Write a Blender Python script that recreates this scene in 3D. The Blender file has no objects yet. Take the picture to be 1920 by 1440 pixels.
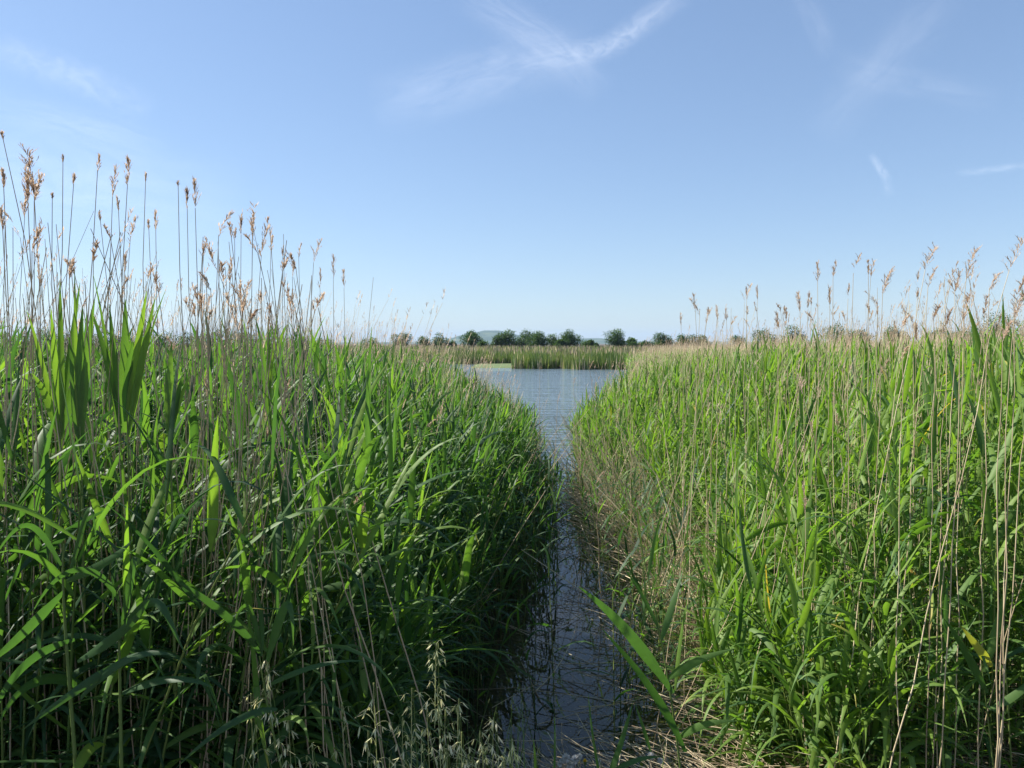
import bpy, math, numpy as np
from mathutils import Vector
R = math.radians
rng = np.random.default_rng(11)
U = rng.uniform
C = bpy.context.scene
col = C.collection

# ------------------------------------------------------------------ camera
H0, F, PITCH = 2.3, 1440.0, R(3.02)
CAM = np.array([0.0, 0.0, H0])
def ray(px, py):
    x, y, z = (px - 960) / F, 1.0, (720 - py) / F
    c, s = math.cos(-PITCH), math.sin(-PITCH)
    return np.array([x, y * c - z * s, y * s + z * c])
def at(px, py, d):                      # point seen at (px,py), d metres ahead
    r = ray(px, py)
    return CAM + r * (d / r[1])
def at_z(px, py, z):
    r = ray(px, py)
    return CAM + r * ((z - H0) / r[2])
def proj(P):                            # world -> photo pixels
    P = np.asarray(P, float) - CAM
    c, s = math.cos(PITCH), math.sin(PITCH)
    y = P[..., 1] * c - P[..., 2] * s
    z = P[..., 1] * s + P[..., 2] * c
    return 960 + F * P[..., 0] / y, 720 - F * z / y

cd = bpy.data.cameras.new('camera')
cam = bpy.data.objects.new('camera', cd); col.objects.link(cam)
cam.location = (0, 0, H0); cam.rotation_euler = (R(90) - PITCH, 0, 0)
cd.sensor_width = 36; cd.lens = 27; cd.clip_start = 0.05; cd.clip_end = 200000
C.camera = cam

# ------------------------------------------------------------------ render settings
C.render.engine = 'CYCLES'
cy = C.cycles
cy.use_denoising = True
cy.max_bounces = 8; cy.diffuse_bounces = 4; cy.glossy_bounces = 3; cy.transmission_bounces = 4
cy.transparent_max_bounces = 12; cy.volume_bounces = 0
cy.sample_clamp_indirect = 4
C.view_settings.view_transform = 'Standard'; C.view_settings.look = 'None'
C.view_settings.exposure = EXPOSURE = 1.15; C.view_settings.gamma = 1

# ------------------------------------------------------------------ sky and sun
SUN_EL, SUN_AZ = R(42), R(-71)          # azimuth from +Y, negative = to the left
w = bpy.data.worlds.new('World'); C.world = w; w.use_nodes = True
nt = w.node_tree; nt.nodes.clear()
sky = nt.nodes.new('ShaderNodeTexSky'); sky.sky_type = 'NISHITA'; sky.sun_disc = False
sky.sun_elevation = SUN_EL; sky.sun_rotation = SUN_AZ
sky.air_density = 1.0; sky.dust_density = 0.25; sky.ozone_density = 2.0; sky.altitude = 0
bg = nt.nodes.new('ShaderNodeBackground'); bg.inputs['Strength'].default_value = 0.07
wo = nt.nodes.new('ShaderNodeOutputWorld')
# tone of the sky: softened range and a little bluer
def vmul(a, v):
    q = nt.nodes.new('ShaderNodeVectorMath'); q.operation = 'MULTIPLY'; q.inputs[1].default_value = v; nt.links.new(a, q.inputs[0]); return q.outputs[0]
gm = nt.nodes.new('ShaderNodeGamma'); gm.inputs[1].default_value = 0.68
nt.links.new(vmul(sky.outputs[0], (0.108, 0.110, 0.121)), gm.inputs[0])
nt.links.new(vmul(gm.outputs[0], (5.85, 6.6, 7.35)), bg.inputs[0]); nt.links.new(bg.outputs[0], wo.inputs[0])
sd = bpy.data.lights.new('sun', 'SUN'); sd.energy = 4.8; sd.angle = R(0.5); sd.color = (1, 0.95, 0.86)
sun = bpy.data.objects.new('sun', sd); col.objects.link(sun)
sv = Vector((math.sin(SUN_AZ) * math.cos(SUN_EL), math.cos(SUN_AZ) * math.cos(SUN_EL), math.sin(SUN_EL)))
sun.rotation_euler = sv.to_track_quat('Z', 'Y').to_euler(); sun.location = (0, -5, 30)

# ------------------------------------------------------------------ materials
def mat(name):
    m = bpy.data.materials.new(name); m.use_nodes = True
    m.node_tree.nodes.clear(); return m, m.node_tree
def node(t, k, **kw):
    n = t.nodes.new(k)
    for a, b in kw.items():
        if a in n.inputs.keys(): n.inputs[a].default_value = b
        else: setattr(n, a, b)
    return n
def ramp(t, fac, stops):
    r = t.nodes.new('ShaderNodeValToRGB'); e = r.color_ramp.elements
    while len(e) < len(stops): e.new(0.5)
    for q, (p, c) in zip(e, stops): q.position = p; q.color = (*c, 1)
    t.links.new(fac, r.inputs[0]); return r.outputs[0]
def blade_mat(name, stops, trans=0.4, tgain=(1.9, 2.0, 0.9), rough=0.42, spec=0.4, streak=0.0):
    m, t = mat(name)
    a = node(t, 'ShaderNodeAttribute', attribute_name='tint')
    c = ramp(t, a.outputs['Fac'], stops)
    if streak:
        tc = node(t, 'ShaderNodeTexCoord'); nz = node(t, 'ShaderNodeTexNoise', Scale=55.0, Detail=2.0)
        t.links.new(tc.outputs['Object'], nz.inputs['Vector'])
        mr = node(t, 'ShaderNodeMapRange'); mr.inputs[3].default_value = 1 - streak; mr.inputs[4].default_value = 1 + streak
        t.links.new(nz.outputs['Fac'], mr.inputs[0])
        v = node(t, 'ShaderNodeVectorMath', operation='SCALE'); t.links.new(c, v.inputs[0]); t.links.new(mr.outputs[0], v.inputs['Scale'])
        c = v.outputs[0]
    p = node(t, 'ShaderNodeBsdfPrincipled', Roughness=rough); p.inputs['Specular IOR Level'].default_value = spec
    t.links.new(c, p.inputs['Base Color'])
    o = node(t, 'ShaderNodeOutputMaterial')
    if trans:
        g = node(t, 'ShaderNodeVectorMath', operation='MULTIPLY'); g.inputs[1].default_value = tgain
        t.links.new(c, g.inputs[0])
        tr = node(t, 'ShaderNodeBsdfTranslucent'); t.links.new(g.outputs[0], tr.inputs['Color'])
        mx = node(t, 'ShaderNodeMixShader'); mx.inputs[0].default_value = trans
        t.links.new(p.outputs[0], mx.inputs[1]); t.links.new(tr.outputs[0], mx.inputs[2])
        t.links.new(mx.outputs[0], o.inputs[0])
    else: t.links.new(p.outputs[0], o.inputs[0])
    return m
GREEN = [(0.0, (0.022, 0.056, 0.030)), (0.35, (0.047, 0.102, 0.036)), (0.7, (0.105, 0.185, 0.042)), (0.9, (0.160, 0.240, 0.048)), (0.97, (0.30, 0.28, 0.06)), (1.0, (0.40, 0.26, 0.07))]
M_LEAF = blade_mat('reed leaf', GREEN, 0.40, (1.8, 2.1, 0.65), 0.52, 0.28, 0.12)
M_STEM = blade_mat('green reed stem', [(0, (0.07, 0.13, 0.03)), (1, (0.16, 0.20, 0.05))], 0.0, rough=0.45)
M_DRY = blade_mat('dry reed straw', [(0, (0.22, 0.15, 0.10)), (0.5, (0.42, 0.33, 0.21)), (1, (0.66, 0.56, 0.37))], 0.0, rough=0.55, spec=0.3)
M_PLUME = blade_mat('reed plume', [(0, (0.31, 0.22, 0.16)), (0.5, (0.48, 0.37, 0.28)), (1, (0.66, 0.55, 0.45))], 0.5, (1.15, 1.1, 1.0), 0.7, 0.1)
M_OAT = blade_mat('wild oat husk', [(0, (0.28, 0.34, 0.13)), (0.5, (0.55, 0.56, 0.30)), (1, (0.80, 0.73, 0.50))], 0.4, (1.2, 1.2, 0.9), 0.5, 0.3)
M_OATG = blade_mat('wild oat stem', [(0, (0.07, 0.13, 0.03)), (1, (0.20, 0.26, 0.08))], 0.3, (1.5, 1.6, 0.9), 0.5, 0.3)
M_TREE = blade_mat('tree leaf', [(0, (0.028, 0.058, 0.016)), (0.6, (0.060, 0.112, 0.026)), (1, (0.11, 0.17, 0.04))], 0.3, (1.6, 1.8, 0.8), 0.5, 0.25)
M_WILLOW = blade_mat('willow leaf', [(0, (0.06, 0.09, 0.04)), (0.6, (0.12, 0.16, 0.075)), (1, (0.20, 0.23, 0.13))], 0.3, (1.4, 1.5, 0.9), 0.5, 0.3)
M_FARG = blade_mat('far reed leaf', [(0, (0.055, 0.095, 0.032)), (0.6, (0.10, 0.150, 0.045)), (1, (0.19, 0.20, 0.085))], 0.35, (1.6, 1.7, 0.8), 0.5, 0.3)
M_BARK = blade_mat('bark', [(0, (0.06, 0.045, 0.03)), (1, (0.12, 0.09, 0.06))], 0.0, rough=0.85, spec=0.2)
M_WHITE = blade_mat('seed fluff', [(0, (0.45, 0.43, 0.38)), (1, (0.80, 0.78, 0.74))], 0.4, (1, 1, 1), 0.8, 0.1)
M_YELLOW = blade_mat('yellow petal', [(0, (0.75, 0.45, 0.02)), (1, (0.85, 0.62, 0.03))], 0.3, (1, 1, 1), 0.6, 0.2)

# ------------------------------------------------------------------ mesh collecting
class Geo:
    def __init__(s): s.v = []; s.f = []; s.t = []; s.n = 0
    def add(s, V, Fq, T):
        V = np.asarray(V, np.float32).reshape(-1, 3); s.v.append(V); s.f.append(np.asarray(Fq, np.int64).reshape(-1, 4) + s.n)
        s.t.append(np.broadcast_to(np.asarray(T, np.float32), (len(V),)).copy()); s.n += len(V); return s
    def build(s, name, m, parent=None, origin=(0, 0, 0), smooth=True):
        V = np.concatenate(s.v) - np.asarray(origin, np.float32); Q = np.concatenate(s.f).astype(np.int32); T = np.concatenate(s.t)
        me = bpy.data.meshes.new(name)
        me.vertices.add(len(V)); me.vertices.foreach_set('co', V.astype(np.float32).ravel())
        me.loops.add(Q.size); me.loops.foreach_set('vertex_index', Q.ravel())
        me.polygons.add(len(Q)); me.polygons.foreach_set('loop_start', np.arange(0, Q.size, 4, dtype=np.int32))
        me.polygons.foreach_set('use_smooth', np.full(len(Q), smooth))
        a = me.attributes.new('tint', 'FLOAT', 'POINT'); a.data.foreach_set('value', T)
        me.update(calc_edges=True); me.validate()
        me.materials.append(m)
        o = bpy.data.objects.new(name, me); col.objects.link(o)
        if parent is not None: o.parent = parent
        else: o.location = origin
        return o
def norm(a): return a / np.maximum(np.linalg.norm(a, axis=-1, keepdims=True), 1e-9)

def blades(g, P0, az, th, L, W, droop, tint, nseg=6, three=True, fold=0.25, roll=None, kink=None, side_drift=None, wbase=0.4, wpow=2.0):
    """ribbons: start P0, azimuth az, angle th from vertical, arching down with droop"""
    N = len(P0)
    A = np.stack([np.cos(az), np.sin(az), np.zeros(N)], 1); Z = np.array([0, 0, 1.0])
    S = np.stack([-np.sin(az), np.cos(az), np.zeros(N)], 1)
    D = np.sin(th)[:, None] * A + np.cos(th)[:, None] * Z
    if roll is None: roll = np.zeros(N)
    P = P0.copy(); rows = []
    for k in range(nseg + 1):
        t = k / nseg
        wd = W * min(1, wbase + 2.4 * t) * (1 - t ** wpow) * 0.5 + 0.0004
        Nn = np.cross(S, D)
        Sr = S * np.cos(roll)[:, None] + Nn * np.sin(roll)[:, None]
        Nr = np.cross(Sr, D)
        if three: rows.append(np.stack([P - Sr * wd[:, None] + Nr * (fold * wd)[:, None], P, P + Sr * wd[:, None] + Nr * (fold * wd)[:, None]], 1))
        else: rows.append(np.stack([P - Sr * wd[:, None], P + Sr * wd[:, None]], 1))
        P = P + D * (L / nseg)[:, None]
        dr = droop * (0.4 + 1.4 * t) / nseg
        if kink is not None: dr = dr + np.where(kink == k, 2.2, 0.0)
        D = D - Z * dr[:, None]
        if side_drift is not None: D = D + S * (side_drift / nseg)[:, None]
        D = norm(D); S = norm(S - D * np.sum(S * D, 1, keepdims=True))
    V = np.stack(rows, 1)                       # N, nseg+1, c, 3
    c = V.shape[2]; idx = np.arange(N * (nseg + 1) * c).reshape(N, nseg + 1, c)
    Q = np.stack([idx[:, :-1, :-1], idx[:, :-1, 1:], idx[:, 1:, 1:], idx[:, 1:, :-1]], -1)
    T = np.broadcast_to(np.asarray(tint)[:, None, None], (N, nseg + 1, c)).copy()
    if three:                       # pale midrib, some yellowed tips
        T[:, :, 1] += 0.10; dry = np.where(rng.uniform(size=N) < 0.12, rng.uniform(.1, .45, N), 0)
        T = np.minimum(T + dry[:, None, None] * (np.linspace(0, 1, nseg + 1) ** 5)[None, :, None], np.maximum(T, 0.99))
    g.add(V, Q, T.ravel()); return V

def tubes(g, path, rad, tint, sides=3):
    """path N,K,3 ; rad N,K"""
    N, K, _ = path.shape
    D = norm(np.gradient(path, axis=1))
    X = norm(np.cross(D, np.array([0.31, 0.95, 0.11]))); Y = np.cross(D, X)
    a = np.arange(sides) / sides * 2 * math.pi
    V = path[:, :, None] + rad[..., None, None] * (np.cos(a)[:, None] * X[:, :, None] + np.sin(a)[:, None] * Y[:, :, None])
    idx = np.arange(N * K * sides).reshape(N, K, sides); nx = np.roll(idx, -1, 2)
    Q = np.stack([idx[:, :-1], nx[:, :-1], nx[:, 1:], idx[:, 1:]], -1)
    tint = np.asarray(tint, float)
    g.add(V, Q, np.repeat(tint, K * sides) if tint.ndim == 1 else np.repeat(tint.ravel(), sides))

def tag(o, label=None, cat=None, group=None, kind=None):
    if label: o['label'] = label
    if cat: o['category'] = cat
    if group: o['group'] = group
    if kind: o['kind'] = kind
    return o
def empty(name, loc):
    o = bpy.data.objects.new(name, None); col.objects.link(o); o.location = [float(q) for q in loc]
    o.empty_display_size = 0.2; return o

# ------------------------------------------------------------------ plan of the place
LY = np.array([1.5, 3.0, 4.0, 6.0, 8.0, 9.5, 12, 14, 17, 19, 22, 26, 30])
LX = np.array([-0.80, -0.85, -0.90, -0.70, -0.42, -0.15, 0.12, 0.20, 0.10, -0.4, -1.2, -2.4, -4.5])
RY = np.array([3.0, 4.0, 5.0, 6.0, 7.0, 9.0, 11, 13, 15, 19, 22, 28, 70])
RX = np.array([1.40, 1.28, 1.58, 1.95, 2.1, 1.92, 1.52, 1.22, 1.35, 2.2, 3.0, 4.4, 10.6])
xl = lambda y: np.interp(y, LY, LX)
xr = lambda y: np.interp(y, RY, RX)
def left_far(x, y): return np.interp(x / y, [-0.75, -0.46, -0.38, -0.30, 0.05], [10.0, 10.0, 15.0, 26.0, 27.0])
def shore(x, y):
    """height of the ground: + banks, - channel and lake"""
    inl = (x < xl(y)) & (y < left_far(x, np.maximum(y, .1))) & (y > -40)
    inr = (x > xr(y)) & (y < 72)
    z = np.where(inl | inr, 0.05, -0.55)
    de = np.minimum(np.abs(x - xl(y)), np.abs(x - xr(y)))
    z = np.where(z < 0, -np.clip(0.04 + de * 0.22, 0, 0.55), z)
    far = far_edge(x)
    z = np.where(y > far, 0.25, np.where((y > 45) & ~inr, -0.55, z))
    near = np.interp(y, [2.2, 3.0, 3.55, 4.2], [0.62, 0.36, 0.10, -0.2])
    z = np.where(y < 4.2, np.maximum(z, near), z)
    return z
def far_edge(x):
    e = 69 + 1.2 * np.sin(x * 0.6) + 0.8 * np.sin(x * 1.7 + 1)
    e = np.where(x < 0.0, 86 + 1.5 * np.sin(x * 0.5), e)
    return np.where(x < -22, 72 + 2 * np.sin(x * .3), e)

# ground: one sheet to the horizon
def grid_sheet(name, xs, ys, zf, m, kind='structure', smooth=True):
    X, Y = np.meshgrid(xs, ys); Zz = zf(X, Y)
    V = np.stack([X, Y, Zz], -1); idx = np.arange(X.size).reshape(X.shape)
    Q = np.stack([idx[:-1, :-1], idx[:-1, 1:], idx[1:, 1:], idx[1:, :-1]], -1)
    g = Geo(); g.add(V, Q, 0.5); o = g.build(name, m, smooth=smooth); tag(o, kind=kind); return o
m, t = mat('ground mud and litter')
tc = node(t, 'ShaderNodeTexCoord'); n1 = node(t, 'ShaderNodeTexNoise', Scale=2.2, Detail=8.0); n2 = node(t, 'ShaderNodeTexNoise', Scale=28.0, Detail=6.0)
t.links.new(tc.outputs['Object'], n1.inputs['Vector']); t.links.new(tc.outputs['Object'], n2.inputs['Vector'])
base = ramp(t, n2.outputs['Fac'], [(0.3, (0.035, 0.027, 0.017)), (0.55, (0.10, 0.075, 0.045)), (0.75, (0.22, 0.165, 0.10))])
alg = ramp(t, n1.outputs['Fac'], [(0.35, (0.055, 0.06, 0.012)), (0.65, (0.13, 0.15, 0.025))])
sx = node(t, 'ShaderNodeSeparateXYZ'); t.links.new(tc.outputs['Object'], sx.inputs[0])
u = node(t, 'ShaderNodeMapRange'); u.inputs[1].default_value = 0.0; u.inputs[2].default_value = -0.04; t.links.new(sx.outputs[2], u.inputs[0])
r_ = node(t, 'ShaderNodeMapRange'); r_.inputs[1].default_value = 0.5; r_.inputs[2].default_value = 1.1; t.links.new(sx.outputs[0], r_.inputs[0])
mu = node(t, 'ShaderNodeMath', operation='MULTIPLY'); t.links.new(u.outputs[0], mu.inputs[0]); t.links.new(r_.outputs[0], mu.inputs[1])
mx = node(t, 'ShaderNodeMix', data_type='RGBA'); t.links.new(mu.outputs[0], mx.inputs[0]); t.links.new(base, mx.inputs[6]); t.links.new(alg, mx.inputs[7])
p = node(t, 'ShaderNodeBsdfPrincipled', Roughness=0.9); t.links.new(mx.outputs[2], p.inputs['Base Color'])
bm_ = node(t, 'ShaderNodeBump', Strength=0.6, Distance=0.03); t.links.new(n2.outputs['Fac'], bm_.inputs['Height']); t.links.new(bm_.outputs[0], p.inputs['Normal'])
o_ = node(t, 'ShaderNodeOutputMaterial'); t.links.new(p.outputs[0], o_.inputs[0]); M_GROUND = m
xs = np.concatenate([[-9000, -3000, -900, -300, -120], np.arange(-60, -12, 2), np.arange(-12, 12, 0.2), np.arange(12, 62, 2), [120, 300, 900, 3000, 9000]])
ys = np.concatenate([[-300, -50, -8], np.arange(-2, 30, 0.2), np.arange(30, 64, 2), np.arange(64, 92, 0.5), [100, 130, 180, 260, 500, 1200, 3000, 9000]])
grid_sheet('ground', xs, ys, shore, M_GROUND)

# water
m, t = mat('lake water')
tc = node(t, 'ShaderNodeTexCoord')
mp = node(t, 'ShaderNodeMapping'); mp.inputs['Scale'].default_value = (0.5, 1.7, 1); mp.inputs['Rotation'].default_value = (0, 0, R(12))
t.links.new(tc.outputs['Object'], mp.inputs[0])
wv = node(t, 'ShaderNodeTexNoise', Scale=1.3, Detail=4.0, Roughness=0.5); t.links.new(mp.outputs[0], wv.inputs['Vector'])
wb = node(t, 'ShaderNodeTexNoise', Scale=0.35, Detail=2.0); t.links.new(mp.outputs[0], wb.inputs['Vector'])
sx = node(t, 'ShaderNodeSeparateXYZ'); t.links.new(tc.outputs['Object'], sx.inputs[0])
cal = node(t, 'ShaderNodeMapRange', interpolation_type='SMOOTHSTEP'); cal.inputs[1].default_value = 9; cal.inputs[2].default_value = 26
cal.inputs[3].default_value = 0.015; cal.inputs[4].default_value = 1.0; t.links.new(sx.outputs[1], cal.inputs[0])
bm_ = node(t, 'ShaderNodeBump', Distance=0.16); t.links.new(cal.outputs[0], bm_.inputs['Strength'])
ad = node(t, 'ShaderNodeMath', operation='ADD'); t.links.new(wv.outputs[0], ad.inputs[0]); t.links.new(wb.outputs[0], ad.inputs[1])
t.links.new(ad.outputs[0], bm_.inputs['Height'])
gl = node(t, 'ShaderNodeBsdfGlossy', Roughness=0.02); gl.inputs['Color'].default_value = (1, 1, 1, 1); t.links.new(bm_.outputs[0], gl.inputs['Normal'])
fr = node(t, 'ShaderNodeFresnel', IOR=1.33); t.links.new(bm_.outputs[0], fr.inputs['Normal'])
tp = node(t, 'ShaderNodeBsdfTransparent'); tp.inputs['Color'].default_value = (0.80, 0.82, 0.60, 1)
df = node(t, 'ShaderNodeBsdfDiffuse'); df.inputs['Color'].default_value = (0.11, 0.15, 0.175, 1)
tb = node(t, 'ShaderNodeMixShader')
tm = node(t, 'ShaderNodeMapRange'); tm.inputs[1].default_value = 8; tm.inputs[2].default_value = 30; tm.inputs[3].default_value = 0.05; tm.inputs[4].default_value = 1.0
t.links.new(sx.outputs[1], tm.inputs[0]); t.links.new(tm.outputs[0], tb.inputs[0])
t.links.new(tp.outputs[0], tb.inputs[1]); t.links.new(df.outputs[0], tb.inputs[2])
mx = node(t, 'ShaderNodeMixShader'); t.links.new(fr.outputs[0], mx.inputs[0]); t.links.new(tb.outputs[0], mx.inputs[1]); t.links.new(gl.outputs[0], mx.inputs[2])
o_ = node(t, 'ShaderNodeOutputMaterial'); t.links.new(mx.outputs[0], o_.inputs[0])
wt = grid_sheet('water', np.array([-120.0, 120.0]), np.array([1.0, 100.0]), lambda x, y: x * 0, m)

# grass islet on the far shore
m, t = mat('short grass')
tc = node(t, 'ShaderNodeTexCoord'); n1 = node(t, 'ShaderNodeTexNoise', Scale=1.5, Detail=6.0); t.links.new(tc.outputs['Object'], n1.inputs['Vector'])
cc = ramp(t, n1.outputs[0], [(0.35, (0.07, 0.11, 0.035)), (0.65, (0.12, 0.165, 0.05))])
p = node(t, 'ShaderNodeBsdfPrincipled', Roughness=0.9); t.links.new(cc, p.inputs['Base Color']); o_ = node(t, 'ShaderNodeOutputMaterial'); t.links.new(p.outputs[0], o_.inputs[0])
def islet(x, y): return -0.05 + 0.15 * np.clip(1.3 - np.abs((x + 1.4) / 2.6) ** 4, 0, 1) * np.clip((y - 71.5) / 1.6, 0, 1)
grid_sheet('grass_bank', np.linspace(-7, 1.2, 40), np.linspace(71, 88, 20), islet, m)

# hills with fields, several km away
m, t = mat('hillside')
tc = node(t, 'ShaderNodeTexCoord'); n1 = node(t, 'ShaderNodeTexVoronoi', Scale=0.006); n2 = node(t, 'ShaderNodeTexNoise', Scale=0.01, Detail=6.0)
n3 = node(t, 'ShaderNodeTexNoise', Scale=0.05, Detail=4.0)
for q in (n1, n2, n3): t.links.new(tc.outputs['Object'], q.inputs['Vector'])
fields = ramp(t, n1.outputs['Color'], [(0.2, (0.05, 0.085, 0.045)), (0.8, (0.09, 0.12, 0.055))])
mxx = node(t, 'ShaderNodeMapRange'); mxx.inputs[1].default_value = 0.44; mxx.inputs[2].default_value = 0.47; t.links.new(n2.outputs[0], mxx.inputs[0])
mc = node(t, 'ShaderNodeMix', data_type='RGBA'); t.links.new(mxx.outputs[0], mc.inputs[0]); t.links.new(fields, mc.inputs[6]); mc.inputs[7].default_value = (0.03, 0.06, 0.025, 1)
p = node(t, 'ShaderNodeBsdfPrincipled', Roughness=1.0); t.links.new(mc.outputs[2], p.inputs['Base Color']); o_ = node(t, 'ShaderNodeOutputMaterial'); t.links.new(p.outputs[0], o_.inputs[0])
HD = 4200.0
HPX = np.array([300, 600, 800, 836, 850, 862, 880, 895, 905, 920, 936, 943, 955, 975, 1000, 1040, 1085, 1100, 1125, 1140, 1160, 1200, 1300, 1600, 1900, 2200])
HPY = np.array([643, 642, 641, 638, 633, 629, 627, 622.5, 620, 619, 619.3, 621, 624, 628, 633, 637, 634.5, 634, 634, 636, 638, 640, 640, 641, 641, 643])
def hill(x, y):
    px = 960 + F * x / HD
    top = np.interp(px, HPX, 644 - HPY) / F * HD + H0
    rough = 2.2 * np.sin(x * 0.05) * np.sin(y * .04 + 1) + 1.2 * np.sin(x * 0.13 + 2)
    return np.maximum(top, 0) * np.exp(-((y - HD) / 420) ** 2) + rough * 0.4 * (top > 12) - 1
grid_sheet('hills', np.linspace(-2600, 4200, 340), np.linspace(HD - 900, HD + 700, 50), hill, m)

# ------------------------------------------------------------------ reeds: positions
def scatter(n_per_m2, x0, x1, y0, y1):
    n = int((x1 - x0) * (y1 - y0) * n_per_m2)
    return U(x0, x1, n), U(y0, y1, n)
def bands(spec, keep):
    out = []
    for (y0, y1, dens) in spec:
        x, y = scatter(dens, -0.74 * y1 - 1.2, 0.74 * y1 + 1.2, y0, y1)
        k = keep(x, y) & (np.abs(x) < 0.70 * y + 1.0); out.append(np.stack([x[k], y[k]], 1))
    return np.concatenate(out)
def in_left(x, y): return (x < xl(y)) & (y < left_far(x, y))
def in_right(x, y): return (x > xr(y))
GL = bands([(2.0, 3, 66), (3, 5, 76), (5, 9, 66), (9, 15, 40), (15, 27, 22)], in_left)
GR = bands([(3.1, 5, 56), (5, 9, 58), (9, 15, 40), (15, 26, 20), (26, 45, 9), (45, 72, 5)], in_right)
# thin the very near left row so that single plants read
def edge_drop(x, y, left):
    e = (xl(y) - x) if left else (x - xr(y))
    return np.clip(e, 0, None)
def clump(x, y): return 0.5 + 0.25 * np.sin(1.9 * x + 1.3 * np.sin(0.8 * y)) + 0.25 * np.sin(1.4 * y + 1.7 * np.sin(1.1 * x) + 2)
def heights(P, left):
    x, y = P[:, 0], P[:, 1]; e = edge_drop(x, y, left); n = len(x)
    if left:
        k = np.interp(y, [2, 5, 8, 11, 20], [0.10, 0.20, 0.38, 0.62, 0.62])
        full = np.interp(y, [2, 3.2, 6, 15, 26], [1.78, 1.90, 2.06, 2.06, 1.9])
    else:
        k = np.interp(y, [3, 5, 9, 13, 20, 40], [0.62, 0.50, 0.52, 0.64, 0.5, 0.3])
        full = np.interp(y, [3, 5, 10, 20, 40, 70], [2.22, 2.20, 2.10, 1.98, 1.85, 1.55])
    H = full * (1 - k * np.exp(-e / np.interp(y, [3, 8, 13, 30], [0.50, 0.7, 1.2, 2.0])))
    H *= 0.90 + 0.20 * clump(x, y)
    H *= np.where(U(size=n) < 0.25, U(0.5, 0.9, n), U(0.90, 1.06, n))
    if left: H = np.where((y < 2.6), np.minimum(H, 1.9), H)
    return H

def plant_params(P, H, left):
    n = len(P)
    b = np.stack([P[:, 0], P[:, 1], np.minimum(shore(P[:, 0], P[:, 1]), 0.4) - 0.06], 1)
    e = edge_drop(P[:, 0], P[:, 1], left)
    s = 1 if left else -1
    lx = s * (0.05 + 0.22 * np.exp(-e / 0.5)) + rng.normal(0, 0.07, n) + 0.03
    ly = rng.normal(-0.02, 0.07, n) - 0.10 * np.exp(-e / 0.5) * (P[:, 1] < 12)
    return b, np.stack([lx, ly], 1), H
def stem_path(b, lean, H, K=5):
    t = np.linspace(0, 1, K)[None, :, None]
    off = np.concatenate([lean, np.zeros((len(b), 1))], 1)[:, None, :] * H[:, None, None] * (0.35 * t + 0.65 * t ** 2)
    up = np.array([0, 0, 1.0]) * H[:, None, None] * t
    return b[:, None, :] + off + up
def lerp_path(path, s):          # path n,K,3  s n,m
    K = path.shape[1]; q = np.clip(s * (K - 1), 0, K - 1.001); i = q.astype(int); f = (q - i)[..., None]
    r = np.arange(len(path))[:, None]
    return path[r, i] * (1 - f) + path[r, i + 1] * f
def reed_geo(gs, gl, b, lean, H, nl, nseg, three, wscale, sides, left, rad=0.0032, lenscale=1.0):
    n = len(b)
    if n == 0: return
    path = stem_path(b, lean, H)
    rr = rad * np.array([1.25, 1.1, 1.0, 0.8, 0.4])[None, :] * U(0.85, 1.2, (n, 1))
    tubes(gs, path, rr, U(0, 1, n), sides)
    j = (np.arange(nl) + 0.5) / nl
    s0_ = np.where(b[:, 1] < 6, 0.08, 0.22)[:, None]; s = s0_ + (1 - s0_) * j[None, :] ** 0.85 + U(-0.02, 0.02, (n, nl)); s = np.clip(s, 0.1, 0.995)
    P0 = lerp_path(path, s).reshape(-1, 3)
    phase = U(0, 2 * math.pi, (n, 1))
    az = phase + np.arange(nl)[None, :] * math.pi + rng.normal(0, 0.45, (n, nl))
    # leaves trail a little down-wind (to the right and towards us)
    bias = np.array([0.55, -0.25]) if left else np.array([0.10, -0.35])
    ax, ay = np.cos(az) + bias[0], np.sin(az) + bias[1]; az = np.arctan2(ay, ax).ravel()
    sf = s.ravel(); N = n * nl
    th = np.interp(sf, [0.1, 0.6, 0.9, 1.0], [1.15, 0.9, 0.6, 0.14]) + rng.normal(0, 0.24, N)
    L = np.interp(sf, [0.2, 0.5, 0.85, 1.0], [0.28, 0.42, 0.42, 0.32]) * U(0.75, 1.25, N) * lenscale
    W = U(0.016, 0.030, N) * wscale
    droop = np.interp(sf, [0.2, 0.9, 1.0], [1.8, 1.6, 0.35]) * U(0.1, 1.7, N)
    kink = np.where(U(size=N) < 0.10, rng.integers(max(1, nseg // 3), max(2, nseg - 1), N), -1)
    kink = np.where(sf > 0.9, -1, kink)
    pt = np.repeat(np.clip(rng.normal(0.31 if left else 0.68, 0.17, n), 0, 0.85), nl)  # left leaves tinted darker, right ones brighter: bank shade and sun painted in
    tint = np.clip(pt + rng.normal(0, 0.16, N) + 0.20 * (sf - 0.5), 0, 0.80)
    tint = np.where(U(size=N) < (0.0 if left else 0.0025), U(0.95, 1.0, N), tint)
    blades(gl, P0, az, th, L, W, droop, tint, nseg, three, 0.30, rng.normal(0, 0.35, N), kink, rng.normal(0, 0.35, N))

def in_frame(P, m_=30):
    px, py = proj(P); return (px > -m_) & (px < 1920 + m_) & (py < 1440 + m_) & (py > -m_)

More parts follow.
